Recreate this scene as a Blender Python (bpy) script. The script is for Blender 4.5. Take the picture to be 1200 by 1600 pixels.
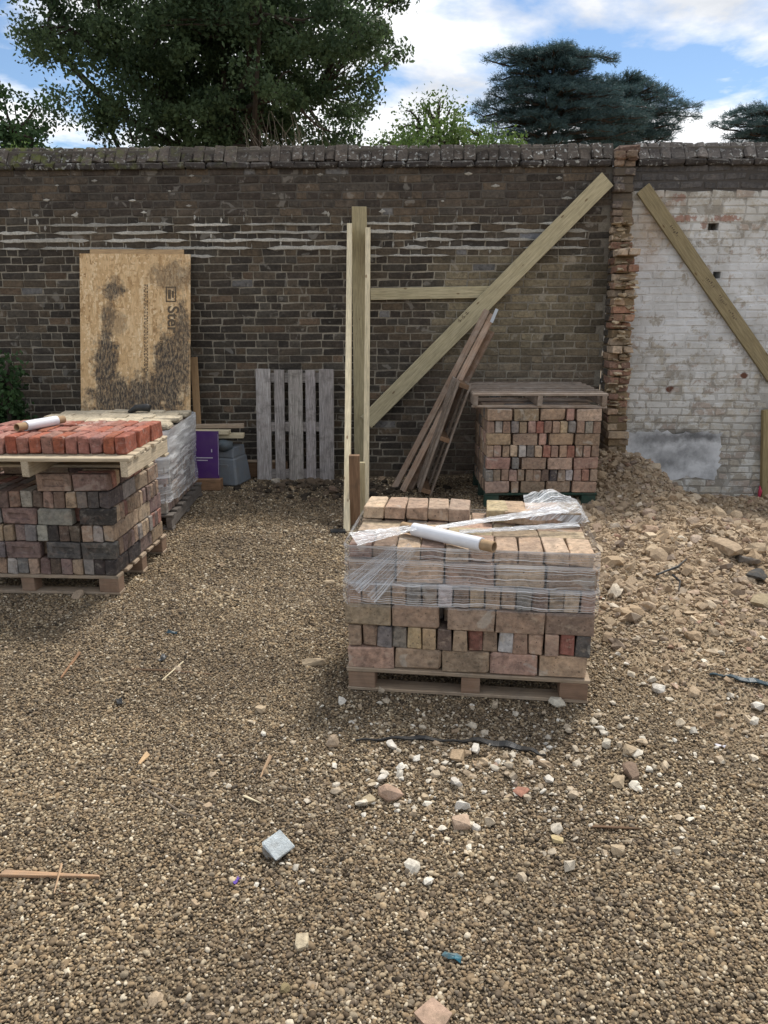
import bpy, bmesh, math, random
import numpy as np
from mathutils import Vector, Matrix, Euler

# ------------------------------------------------------------------ camera, sky, sun, exposure
for o in list(bpy.data.objects):
    bpy.data.objects.remove(o)
scene = bpy.context.scene
COL = scene.collection
CAM_H, PITCH = 1.74, 0.262
cam_data = bpy.data.cameras.new('camera')
cam_data.sensor_fit = 'VERTICAL'
cam_data.sensor_height = 24.0
cam_data.lens = 18.0
cam_data.clip_start = 0.05
cam_data.clip_end = 2000
cam = bpy.data.objects.new('camera', cam_data)
cam.location = (0, 0, CAM_H)
cam.rotation_euler = (math.pi / 2 - PITCH, 0, 0)
COL.objects.link(cam)
scene.camera = cam
scene.render.resolution_x, scene.render.resolution_y = 768, 1024

SUN_EL, SUN_AZ = math.radians(56), math.radians(28)     # azimuth clockwise from +Y (behind the wall, to the right)
world = bpy.data.worlds.new('World')
scene.world = world
world.use_nodes = True
wn, wl = world.node_tree.nodes, world.node_tree.links
wn.clear()
w_out = wn.new('ShaderNodeOutputWorld')
w_bg = wn.new('ShaderNodeBackground')
sky = wn.new('ShaderNodeTexSky')
sky.sky_type = 'NISHITA'
sky.sun_disc = False
sky.sun_elevation = SUN_EL
sky.sun_rotation = SUN_AZ
sky.air_density = 1.0
sky.dust_density = 0.1
sky.ozone_density = 3.5
w_bg.inputs['Strength'].default_value = 0.10
w_tc = wn.new('ShaderNodeTexCoord')
w_sep = wn.new('ShaderNodeSeparateXYZ')
wl.new(w_tc.outputs['Generated'], w_sep.inputs[0])
w_add = wn.new('ShaderNodeMath'); w_add.operation = 'ADD'; w_add.inputs[1].default_value = 0.16
w_abs = wn.new('ShaderNodeMath'); w_abs.operation = 'ABSOLUTE'
wl.new(w_sep.outputs['Z'], w_abs.inputs[0]); wl.new(w_abs.outputs[0], w_add.inputs[0])
w_dx = wn.new('ShaderNodeMath'); w_dx.operation = 'DIVIDE'
w_dy = wn.new('ShaderNodeMath'); w_dy.operation = 'DIVIDE'
wl.new(w_sep.outputs['X'], w_dx.inputs[0]); wl.new(w_add.outputs[0], w_dx.inputs[1])
wl.new(w_sep.outputs['Y'], w_dy.inputs[0]); wl.new(w_add.outputs[0], w_dy.inputs[1])
w_cmb = wn.new('ShaderNodeCombineXYZ')
wl.new(w_dx.outputs[0], w_cmb.inputs['X']); wl.new(w_dy.outputs[0], w_cmb.inputs['Y'])
w_cmb.inputs['Z'].default_value = 1.9
w_n1 = wn.new('ShaderNodeTexNoise')
w_n1.inputs['Scale'].default_value = 1.55; w_n1.inputs['Detail'].default_value = 9; w_n1.inputs['Roughness'].default_value = 0.55
w_n1.inputs['Distortion'].default_value = 0.15
wl.new(w_cmb.outputs[0], w_n1.inputs['Vector'])
w_r1 = wn.new('ShaderNodeValToRGB')
w_r1.color_ramp.elements[0].position = 0.4; w_r1.color_ramp.elements[1].position = 0.5
wl.new(w_n1.outputs['Fac'], w_r1.inputs[0])
w_n2 = wn.new('ShaderNodeTexNoise')
w_n2.inputs['Scale'].default_value = 2.3; w_n2.inputs['Detail'].default_value = 6
wl.new(w_cmb.outputs[0], w_n2.inputs['Vector'])
w_r2 = wn.new('ShaderNodeValToRGB')
w_r2.color_ramp.elements[0].position = 0.3; w_r2.color_ramp.elements[0].color = (4.9, 5.2, 5.7, 1)
w_r2.color_ramp.elements[1].position = 0.62; w_r2.color_ramp.elements[1].color = (9.6, 9.7, 9.9, 1)
wl.new(w_n2.outputs['Fac'], w_r2.inputs[0])
w_mix = wn.new('ShaderNodeMix'); w_mix.data_type = 'RGBA'
wl.new(w_r1.outputs['Color'], w_mix.inputs['Factor'])
wl.new(sky.outputs['Color'], w_mix.inputs['A']); wl.new(w_r2.outputs['Color'], w_mix.inputs['B'])
wl.new(w_mix.outputs['Result'], w_bg.inputs['Color'])
wl.new(w_bg.outputs[0], w_out.inputs['Surface'])

sun_data = bpy.data.lights.new('sun', 'SUN')
sun_data.energy = 3.2
sun_data.angle = math.radians(10)
sun_data.color = (1.0, 0.95, 0.875)
sun = bpy.data.objects.new('sun', sun_data)
sdir = Vector((math.sin(SUN_AZ) * math.cos(SUN_EL), math.cos(SUN_AZ) * math.cos(SUN_EL), math.sin(SUN_EL)))
sun.rotation_euler = sdir.to_track_quat('Z', 'Y').to_euler()
sun.location = sdir * 30
COL.objects.link(sun)
vs = scene.view_settings
vs.view_transform = 'Standard'; vs.look = 'None'; vs.gamma = 1.0; vs.exposure = 0.38
vs.use_curve_mapping = False
scene.cycles.use_denoising = True
scene.cycles.max_bounces = 8
scene.cycles.transparent_max_bounces = 16

# ------------------------------------------------------------------ helpers
RS = np.random.RandomState(7)
rnd = random.Random(11)
_c, _s = math.cos(PITCH), math.sin(PITCH)


def view_dir(px, py):
    a, b = (px - 600) / 1200., -(py - 800) / 1200.
    return Vector((a, _c + b * _s, -_s + b * _c))


def on_ground(px, py, z=0.0):
    d = view_dir(px, py)
    t = (z - CAM_H) / d.z
    return Vector((d.x * t, d.y * t, z))


WT, WD = -0.04, 8.05            # the garden wall: Y = WD + WT * X
WANG = math.atan(WT)


def on_wall(px, py, off=0.0):
    d = view_dir(px, py)
    t = (WD - off) / (d.y - WT * d.x)
    return Vector((d.x * t, d.y * t, CAM_H + d.z * t))


def project(x, y, z):
    z = z - CAM_H
    d = y * _c - z * _s
    u = y * _s + z * _c
    return 600 + 1200 * x / d, 800 - 1200 * u / d


def smooth(a, b, x):
    t = np.clip((np.asarray(x, float) - a) / (b - a), 0, 1)
    return t * t * (3 - 2 * t)


# value noise for terrain and wear
_perm = RS.rand(256, 256)


def vnoise(x, y):
    x = np.asarray(x, float); y = np.asarray(y, float)
    xi = np.floor(x).astype(int); yi = np.floor(y).astype(int)
    fx = x - xi; fy = y - yi
    fx = fx * fx * (3 - 2 * fx); fy = fy * fy * (3 - 2 * fy)
    g = lambda i, j: _perm[i % 256, j % 256]
    return (g(xi, yi) * (1 - fx) + g(xi + 1, yi) * fx) * (1 - fy) + (g(xi, yi + 1) * (1 - fx) + g(xi + 1, yi + 1) * fx) * fy


def fbm(x, y, o=4):
    s, a, t = 0, 0.5, 0
    for k in range(o):
        s = s + a * vnoise(x * 2 ** k + 17 * k, y * 2 ** k + 31 * k); t += a; a *= 0.5
    return s / t


def rub_mask(x, y):
    """1 where the ground is broken rubble and tan dirt, 0 where it is gravel"""
    x = np.asarray(x, float); y = np.asarray(y, float)
    xb = 0.98 + 0.55 * smooth(3.3, 2.4, y) + 1.6 * smooth(2.6, 1.5, y) + 0.9 * smooth(6.2, 7.6, y) * 0.6
    w = (fbm(x * 1.3 + 5, y * 1.3) - 0.5) * 0.9
    m = smooth(-0.25, 0.35, x - xb + w)
    patch = np.exp(-((x - 0.32) / 0.36) ** 2 - ((y - 2.65) / 0.22) ** 2) * 0.75
    return np.clip(np.maximum(m, patch * (0.9 + w)), 0, 1)


def ground_h(x, y):
    x = np.asarray(x, float); y = np.asarray(y, float)
    h = (fbm(x * 0.9, y * 0.9, 3) - 0.5) * 0.07 + (fbm(x * 3.3, y * 3.3, 3) - 0.5) * 0.03
    m = rub_mask(x, y)
    h = h + m * ((fbm(x * 3.1 + 9, y * 3.1, 3) - 0.45) * 0.12 + 0.02)
    flat = np.ones_like(h)
    for (cx, cy, rx, ry) in FLATS:
        d = np.maximum(np.abs(x - cx) - rx, np.abs(y - cy) - ry)
        flat = np.minimum(flat, smooth(0.0, 0.22, d))
    h = h * flat - 0.006 * (1 - flat)
    # dug-out strip in front of the white wall, heap at the foot of the stub, low ridge of the removed wall
    h = h - 0.23 * smooth(2.55, 3.0, x) * smooth(5.9, 7.3, y) * smooth(9.5, 8.6, y)
    h = h + 0.29 * np.exp(-((x - 2.3) / 0.48) ** 2 - ((y - 7.5) / 0.75) ** 2)
    ridge = np.abs(x - (2.35 + 0.12 * (7.4 - y)))
    h = h + 0.085 * np.exp(-(ridge / 0.3) ** 2) * smooth(4.6, 5.6, y) * smooth(8, 7.2, y)
    h = h + 0.07 * np.exp(-((x + 0.75) / 0.55) ** 2 - ((y - 7.35) / 0.25) ** 2) * flat
    return h


FLATS = [(0.42, 3.55, 0.68, 0.5), (-2.15, 5.0, 0.62, 0.62), (-2.3, 6.55, 0.72, 0.75), (1.4, 7.15, 0.55, 0.5), (-0.95, 7.85, 0.5, 0.2), (-1.6, 7.7, 0.35, 0.3)]


def gpt(px, py):
    """photo pixel -> point on the built ground"""
    p = on_ground(px, py, 0)
    for _ in range(5):
        p = on_ground(px, py, float(ground_h(p.x, p.y)))
    return p


def mk_mesh(name, verts, faces, col=None, smooth_shade=False):
    me = bpy.data.meshes.new(name)
    me.from_pydata([tuple(v) for v in verts], [], [tuple(int(i) for i in f) for f in faces])
    a = me.color_attributes.new('Col', 'FLOAT_COLOR', 'POINT')
    n = len(me.vertices)
    c = np.ones((n, 4), np.float32)
    if col is not None:
        c[:, :3] = np.asarray(col, np.float32)
    a.data.foreach_set('color', c.ravel())
    if smooth_shade:
        me.polygons.foreach_set('use_smooth', np.ones(len(me.polygons), bool))
    me.update()
    return me


def mk_mesh_np(name, V, F, col=None, smooth_shade=False):
    """fast: V (n,3) floats, F (m,k) equal-sided faces"""
    me = bpy.data.meshes.new(name)
    V = np.asarray(V, np.float32); F = np.asarray(F, np.int32)
    me.vertices.add(len(V)); me.vertices.foreach_set('co', V.ravel())
    k = F.shape[1]
    me.loops.add(F.size); me.loops.foreach_set('vertex_index', F.ravel())
    me.polygons.add(len(F))
    me.polygons.foreach_set('loop_start', np.arange(0, F.size, k, dtype=np.int32))
    me.polygons.foreach_set('loop_total', np.full(len(F), k, np.int32))
    me.update(calc_edges=True)
    a = me.color_attributes.new('Col', 'FLOAT_COLOR', 'POINT')
    c = np.ones((len(V), 4), np.float32)
    if col is not None:
        c[:, :3] = col
    a.data.foreach_set('color', c.ravel())
    if smooth_shade:
        me.polygons.foreach_set('use_smooth', np.ones(len(F), bool))
    me.validate()
    return me


def link(name, data, mat=None, parent=None, loc=(0, 0, 0), rot=(0, 0, 0), color=None, kind=None, label=None, cat=None, group=None, mw=None):
    o = bpy.data.objects.new(name, data)
    COL.objects.link(o)
    if parent is not None:
        o.parent = parent
    if mw is not None:
        o.matrix_world = mw
    else:
        o.location = loc
        o.rotation_euler = rot
    if mat is not None and data is not None and len(data.materials) == 0:
        data.materials.append(mat)
    if color is not None:
        o.color = (color[0], color[1], color[2], 1)
    if kind: o['kind'] = kind
    if label: o['label'] = label
    if cat: o['category'] = cat
    if group: o['group'] = group
    return o


def thing(name, label, cat, loc=(0, 0, 0), rot=(0, 0, 0), group=None, kind=None):
    return link(name, None, loc=loc, rot=rot, label=label, cat=cat, group=group, kind=kind)


# ---- chamfered box (24 verts, 26 faces, 44 triangles)
_CORN = [(sx, sy, sz) for sx in (-1, 1) for sy in (-1, 1) for sz in (-1, 1)]
_CI = {c: i for i, c in enumerate(_CORN)}


def _cb_faces():
    F = []
    for a in range(3):
        for s in (-1, 1):
            b, c = [k for k in range(3) if k != a]
            q = []
            for (u, v) in ((-1, -1), (1, -1), (1, 1), (-1, 1)):
                t = [0, 0, 0]; t[a] = s; t[b] = u; t[c] = v
                q.append(_CI[tuple(t)] * 3 + a)
            F.append(q)
    for c in range(3):
        a, b = [k for k in range(3) if k != c]
        for u in (-1, 1):
            for v in (-1, 1):
                t1 = [0, 0, 0]; t1[a] = u; t1[b] = v; t1[c] = -1
                t2 = list(t1); t2[c] = 1
                i1, i2 = _CI[tuple(t1)], _CI[tuple(t2)]
                F.append([i1 * 3 + a, i2 * 3 + a, i2 * 3 + b, i1 * 3 + b])
    for i in range(8):
        F.append([i * 3, i * 3 + 1, i * 3 + 2])
    return F


_CBF0 = _cb_faces()


def _orient(V, F):
    out = []
    V = np.asarray(V)
    cen = V.mean(0)
    for f in F:
        p = V[f]
        n = np.cross(p[1] - p[0], p[2] - p[0])
        out.append(list(f) if np.dot(n, p.mean(0) - cen) >= 0 else list(f)[::-1])
    return out


_unit = []
for _cn in _CORN:
    for _a in range(3):
        _p = [_cn[k] * 0.9 for k in range(3)]; _p[_a] = _cn[_a]
        _unit.append(_p)
CBF = _orient(np.array(_unit), _CBF0)


def cbox(lx, ly, lz, b=0.004, jit=0.0, rng=None, chip=0.0):
    h = np.array([lx, ly, lz]) / 2.0
    V = np.zeros((24, 3))
    for i, cn in enumerate(_CORN):
        cn = np.array(cn)
        bb = b
        j = np.zeros(3)
        if rng is not None:
            bb = b * (0.6 + 0.9 * rng.rand())
            if chip and rng.rand() < chip:
                bb = b * (2.0 + 2.2 * rng.rand())
            j = (rng.rand(3) - 0.5) * 2 * jit
        bb = min(bb, 0.42 * h.min() * 2)
        for a in range(3):
            p = cn * (h - bb)
            p[a] = cn[a] * h[a]
            V[i * 3 + a] = p + j
    return V, CBF


_mesh_cache = {}


def board_mesh(L, W, T, variants=3, b=0.003, jit=0.002):
    key = (round(L, 3), round(W, 3), round(T, 3), rnd.randrange(variants), b)
    if key not in _mesh_cache:
        V, F = cbox(L, W, T, b, jit, RS)
        _mesh_cache[key] = (V, F)
    V, F = _mesh_cache[key]
    return V, F


_board_data = {}


def board(name, L, W, T, mat, parent=None, loc=(0, 0, 0), rot=(0, 0, 0), color=None, **kw):
    """a sawn board, its length along its own X"""
    key = (round(L, 3), round(W, 3), round(T, 3), rnd.randrange(3), mat.name)
    if key not in _board_data:
        V, F = cbox(L, W, T, min(0.003, T * 0.2), min(0.002, T * 0.12), RS)
        me = mk_mesh(name, V, F)
        me.materials.append(mat)
        _board_data[key] = me
    return link(name, _board_data[key], None, parent, loc, rot, color, **kw)


def beam_between(name, p0, p1, W, T, mat, facing=(0, -1, 0), parent=None, color=None, **kw):
    """board from p0 to p1; W across, T along 'facing'"""
    p0, p1 = Vector(p0), Vector(p1)
    x = (p1 - p0); L = x.length; x.normalize()
    zf = Vector(facing)
    z = (zf - x * zf.dot(x)).normalized()
    y = z.cross(x)
    M = Matrix((x, y, z)).transposed().to_4x4()
    M.translation = (p0 + p1) / 2
    V, F = cbox(L, W, T, 0.003, 0.0015, RS)
    me = mk_mesh(name, V, F)
    me.materials.append(mat)
    o = bpy.data.objects.new(name, me); COL.objects.link(o)
    if parent is not None:
        o.parent = parent
        o.matrix_local = parent.matrix_basis.inverted() @ M
    else:
        o.matrix_world = M
    if color is not None:
        o.color = (*color, 1)
    for k, v in kw.items():
        o[{'cat': 'category'}.get(k, k)] = v
    return o


class Joined:
    def __init__(self):
        self.V, self.F3, self.F4, self.C, self.n = [], [], [], [], 0

    def add(self, V, F, M=None, col=(1, 1, 1)):
        V = np.asarray(V, float)
        if M is not None:
            A = np.array(M)
            V = V @ A[:3, :3].T + A[:3, 3]
        self.V.append(V)
        for f in F:
            if len(f) == 3: self.F3.append([i + self.n for i in f])
            elif len(f) == 4: self.F4.append([i + self.n for i in f])
            else: self.F4.append([i + self.n for i in f])
        c = np.asarray(col, float)
        self.C.append(np.tile(c, (len(V), 1)) if c.ndim == 1 else c)
        self.n += len(V)

    def mesh(self, name, smooth_shade=False):
        return mk_mesh(name, np.concatenate(self.V), self.F3 + self.F4, np.concatenate(self.C), smooth_shade)


def tube(path, radii, n=6, cap=True):
    path = [np.asarray(p, float) for p in path]
    V, F = [], []
    up0 = np.array([0.31, 0.17, 0.93])
    for i, p in enumerate(path):
        t = path[min(i + 1, len(path) - 1)] - path[max(i - 1, 0)]
        t = t / (np.linalg.norm(t) + 1e-9)
        u = np.cross(t, up0)
        if np.linalg.norm(u) < 1e-3: u = np.cross(t, [1, 0, 0])
        u /= np.linalg.norm(u); w = np.cross(t, u)
        for k in range(n):
            a = 2 * math.pi * k / n
            V.append(p + radii[i] * (math.cos(a) * u + math.sin(a) * w))
    for i in range(len(path) - 1):
        for k in range(n):
            F.append([i * n + k, i * n + (k + 1) % n, (i + 1) * n + (k + 1) % n, (i + 1) * n + k])
    if cap:
        F.append(list(range(n))[::-1]); F.append([(len(path) - 1) * n + k for k in range(n)])
    return np.array(V), F


def hull_rock(rng, sx=1, sy=1, sz=1, n=11, blocky=0.0):
    bm = bmesh.new()
    for k in range(n):
        v = rng.normal(size=3); v /= np.linalg.norm(v)
        if blocky:
            v = v * (1 - blocky) + np.sign(v) * 0.62 * blocky
        v *= 0.8 + 0.3 * rng.rand()
        bm.verts.new((v[0] * sx, v[1] * sy, v[2] * sz))
    r = bmesh.ops.convex_hull(bm, input=bm.verts)
    bmesh.ops.delete(bm, geom=[g for g in r['geom_interior'] if isinstance(g, bmesh.types.BMVert)], context='VERTS')
    bmesh.ops.recalc_face_normals(bm, faces=bm.faces)
    bm.verts.index_update()
    V = np.array([v.co[:] for v in bm.verts]); F = [[v.index for v in f.verts] for f in bm.faces]
    bm.free()
    return V, F


def ico(rng, sub, jit, sx=1, sy=1, sz=1):
    bm = bmesh.new()
    bmesh.ops.create_icosphere(bm, subdivisions=sub, radius=1)
    o = rng.rand(3) * 20
    V = []
    for v in bm.verts:
        c = np.array(v.co[:])
        d = 1 + jit * (fbm(c[0] * 1.7 + o[0], c[1] * 1.7 + c[2] * 1.3 + o[1], 2) - 0.5) * 2
        V.append(c * d * [sx, sy, sz])
    F = [[v.index for v in f.verts] for f in bm.faces]
    bm.free()
    return np.array(V), F


# ------------------------------------------------------------------ materials
class NT:
    def __init__(self, name):
        self.m = bpy.data.materials.new(name)
        self.m.use_nodes = True
        self.n, self.l = self.m.node_tree.nodes, self.m.node_tree.links
        self.n.clear()
        self.out = self.n.new('ShaderNodeOutputMaterial')
        self.bsdf = self.n.new('ShaderNodeBsdfPrincipled')
        self.l.new(self.bsdf.outputs[0], self.out.inputs['Surface'])
        self.bsdf.inputs['Roughness'].default_value = 0.85
        self.bsdf.inputs['Specular IOR Level'].default_value = 0.25

    def node(self, t, **kw):
        n = self.n.new(t)
        for k, v in kw.items():
            setattr(n, k, v)
        return n

    def set(self, sock, v):
        if isinstance(v, bpy.types.NodeSocket): self.l.new(v, sock)
        else: sock.default_value = v

    def coords(self, kind='Object', scale=(1, 1, 1), rot=(0, 0, 0), rand=False):
        if kind == 'Position':
            g = self.node('ShaderNodeNewGeometry').outputs['Position']
        else:
            g = self.node('ShaderNodeTexCoord').outputs[kind]
        if rand:
            oi = self.node('ShaderNodeObjectInfo')
            mu = self.math('MULTIPLY', oi.outputs['Random'], 37.0)
            ad = self.node('ShaderNodeVectorMath', operation='ADD')
            self.l.new(g, ad.inputs[0]); self.l.new(mu, ad.inputs[1])
            g = ad.outputs[0]
        mp = self.node('ShaderNodeMapping')
        mp.inputs['Scale'].default_value = scale; mp.inputs['Rotation'].default_value = rot
        self.l.new(g, mp.inputs['Vector'])
        return mp.outputs[0]

    def noise(self, vec, scale, detail=5, rough=0.55, dist=0.0, out='Fac'):
        n = self.node('ShaderNodeTexNoise')
        self.set(n.inputs['Vector'], vec)
        n.inputs['Scale'].default_value = scale; n.inputs['Detail'].default_value = detail
        n.inputs['Roughness'].default_value = rough; n.inputs['Distortion'].default_value = dist
        return n.outputs[out]

    def voro(self, vec, scale, out='Color', feature='F1', rand=1.0):
        n = self.node('ShaderNodeTexVoronoi', feature=feature)
        self.set(n.inputs['Vector'], vec); n.inputs['Scale'].default_value = scale
        n.inputs['Randomness'].default_value = rand
        return n.outputs[out]

    def ramp(self, fac, stops):
        r = self.node('ShaderNodeValToRGB')
        e = r.color_ramp.elements
        while len(e) < len(stops): e.new(0.5)
        for k, (p, c) in enumerate(stops):
            e[k].position = p
            e[k].color = (c, c, c, 1) if isinstance(c, (int, float)) else (*c, 1)
        self.l.new(fac, r.inputs[0])
        return r.outputs['Color']

    def math(self, op, a, b=0.0, clamp=False):
        n = self.node('ShaderNodeMath', operation=op, use_clamp=clamp)
        self.set(n.inputs[0], a); self.set(n.inputs[1], b)
        return n.outputs[0]

    def mix(self, fac, a, b, blend='MIX'):
        n = self.node('ShaderNodeMix', data_type='RGBA', blend_type=blend)
        self.set(n.inputs['Factor'], fac)
        self.set(n.inputs['A'], (*a, 1) if isinstance(a, tuple) else a)
        self.set(n.inputs['B'], (*b, 1) if isinstance(b, tuple) else b)
        return n.outputs['Result']

    def col(self):
        a = self.node('ShaderNodeAttribute', attribute_name='Col')
        oi = self.node('ShaderNodeObjectInfo')
        return self.mix(1.0, a.outputs['Color'], oi.outputs['Color'], 'MULTIPLY')

    def bump(self, h, strength=0.5, dist=0.01, prev=None):
        b = self.node('ShaderNodeBump')
        b.inputs['Strength'].default_value = strength; b.inputs['Distance'].default_value = dist
        self.l.new(h, b.inputs['Height'])
        if prev is not None: self.l.new(prev, b.inputs['Normal'])
        self.l.new(b.outputs[0], self.bsdf.inputs['Normal'])
        return b.outputs[0]

    def base(self, c):
        self.set(self.bsdf.inputs['Base Color'], (*c, 1) if isinstance(c, tuple) else c)

    def ellipse(self, vec, cx, cz, rx, rz, wob=None, soft=0.25, wamp=2.2):
        """mask of an ellipse in the X-Z (or X-Y by caller) plane of vec, 1 inside; wob distorts the outline"""
        sp = self.node('ShaderNodeSeparateXYZ'); self.l.new(vec, sp.inputs[0])
        dx = self.math('DIVIDE', self.math('SUBTRACT', sp.outputs[0], cx), rx)
        dz = self.math('DIVIDE', self.math('SUBTRACT', sp.outputs[2], cz), rz)
        d = self.math('SQRT', self.math('ADD', self.math('MULTIPLY', dx, dx), self.math('MULTIPLY', dz, dz)))
        if wob is not None:
            d = self.math('ADD', d, self.math('MULTIPLY', self.math('SUBTRACT', wob, 0.5), wamp))
        mr = self.node('ShaderNodeMapRange')
        mr.inputs['From Min'].default_value = 1 + soft; mr.inputs['From Max'].default_value = 1 - soft
        self.l.new(d, mr.inputs['Value'])
        return mr.outputs[0]


def mat_brick(name, dust=(0.42, 0.36, 0.28), dust_amt=0.35, dark_amt=0.5, lichen=0.0, rough=0.9, bump=0.7, residue=0.25, blotch=0.0):
    t = NT(name)
    p = t.coords('Position')
    c = t.col()
    c = t.mix(1.0, c, t.ramp(t.noise(p, 38, 6, 0.65), [(0.28, 0.6), (0.5, 1.0), (0.72, 1.35)]), 'MULTIPLY')
    po = t.coords('Object', rand=True)
    c = t.mix(1.0, c, t.ramp(t.noise(po, 11, 4, 0.6), [(0.3, (0.8, 0.81, 0.83)), (0.5, (1.0, 1.0, 1.0)), (0.72, (1.2, 1.16, 1.11))]), 'MULTIPLY')
    c = t.mix(t.ramp(t.noise(po, 16, 3, 0.6, 0.5), [(0.55, 0.0), (0.7, blotch)]), c, (0.3, 0.2, 0.15))
    pit = t.ramp(t.noise(p, 85, 3, 0.5), [(0.64, 0.0), (0.7, 0.7)])
    c = t.mix(pit, c, (0.05, 0.042, 0.036))
    dk = t.ramp(t.noise(p, 17, 5, 0.6, 0.4), [(0.56, 0.0), (0.68, 1.0)])
    c = t.mix(t.math('MULTIPLY', dk, dark_amt), c, (0.03, 0.027, 0.024))
    ds = t.ramp(t.noise(t.coords('Position', (1, 1, 1.4)), 23, 6, 0.7, 0.3), [(0.54, 0.0), (0.7, 1.0)])
    c = t.mix(t.math('MULTIPLY', ds, dust_amt), c, dust)
    if residue:
        rs = t.ramp(t.noise(p, 6.5, 3, 0.55, 0.6), [(0.63, 0.0), (0.67, 1.0)])
        c = t.mix(t.math('MULTIPLY', rs, residue), c, (0.52, 0.49, 0.43))
    if lichen:
        li = t.ramp(t.noise(p, 24, 5, 0.65, 0.5), [(0.57, 0.0), (0.63, 1.0)])
        spx = t.node('ShaderNodeSeparateXYZ'); t.l.new(p, spx.inputs[0])
        lm = t.math('MULTIPLY', t.ramp(t.noise(p, 2.1, 3), [(0.35, 0.3), (0.6, 1.0)]), t.ramp(t.math('MULTIPLY', t.math('ADD', spx.outputs[0], 4.0), 0.125), [(0.05, 0.8), (0.3, 0.25), (0.55, 0.9), (0.7, 1.0)]))
        c = t.mix(t.math('MULTIPLY', t.math('MULTIPLY', li, lm), lichen), c, (0.52, 0.53, 0.5))
        mo = t.ramp(t.noise(p, 11, 5, 0.6), [(0.5, 0.0), (0.62, 1.0)])
        sp = t.node('ShaderNodeSeparateXYZ'); t.l.new(p, sp.inputs[0])
        left = t.ramp(t.math('MULTIPLY', t.math('ADD', sp.outputs[0], 4.0), 0.2), [(0.1, 0.9), (0.6, 0.0)])
        c = t.mix(t.math('MULTIPLY', mo, left), c, (0.11, 0.12, 0.035))
    t.base(c)
    t.bsdf.inputs['Roughness'].default_value = rough
    b1 = t.bump(t.noise(p, 60, 6, 0.7), bump, 0.006)
    t.bump(t.noise(p, 14, 3), 0.5, 0.008, b1)
    return t.m


M_WALLBRICK = mat_brick('sooty_brick', dust=(0.22, 0.19, 0.15), dust_amt=0.3, dark_amt=0.45, residue=0.22)
M_COPING = mat_brick('coping_brick', dust=(0.2, 0.18, 0.15), dust_amt=0.3, dark_amt=0.6, lichen=0.85, residue=0.0, bump=1.0)
M_STACKBRICK = mat_brick('reclaimed_brick', dust=(0.52, 0.42, 0.31), dust_amt=0.5, dark_amt=0.38, residue=0.4, blotch=0.2, bump=1.0)
M_DARKSTACK = mat_brick('shaded_dark_reclaimed_brick', dust=(0.34, 0.3, 0.25), dust_amt=0.45, dark_amt=0.55, residue=0.22, blotch=0.25, bump=0.9)  # dark bricks, tones lowered further to paint in the shade they stand in
M_REDBRICK = mat_brick('red_brick', dust=(0.52, 0.4, 0.36), dust_amt=0.28, dark_amt=0.3, residue=0.3)
M_PALEBRICK = mat_brick('pale_brick', dust=(0.6, 0.52, 0.36), dust_amt=0.3, dark_amt=0.2, residue=0.1)
M_STUBBRICK = mat_brick('broken_brick', dust=(0.48, 0.38, 0.26), dust_amt=0.55, dark_amt=0.5, residue=0.3)


def mat_mortar(name, base, dark, soot=False):
    t = NT(name)
    p = t.coords('Position')
    c = t.mix(t.ramp(t.noise(p, 2.2, 5, 0.6), [(0.35, 0.0), (0.65, 1.0)]), dark, base)
    c = t.mix(1.0, c, t.ramp(t.noise(p, 55, 4, 0.7), [(0.3, 0.7), (0.7, 1.25)]), 'MULTIPLY')
    c = t.mix(1.0, c, t.node('ShaderNodeAttribute', attribute_name='Col').outputs['Color'], 'MULTIPLY')
    if soot:
        sp = t.node('ShaderNodeSeparateXYZ'); t.l.new(p, sp.inputs[0])
        h = t.math('ADD', sp.outputs[2], t.math('MULTIPLY', t.noise(p, 3, 4), 0.3))
        c = t.mix(t.ramp(t.math('MULTIPLY', h, 0.25), [(0.66, 0.0), (0.72, 0.8)]), c, (0.07, 0.062, 0.055))
    t.base(c)
    t.bump(t.noise(p, 70, 5, 0.7), 0.8, 0.006)
    return t.m


M_MORTAR = mat_mortar('old_mortar', (0.34, 0.305, 0.24), (0.17, 0.15, 0.12), True)
M_SMEAR = mat_mortar('pale_mortar', (0.54, 0.52, 0.465), (0.4, 0.38, 0.33))


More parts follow.
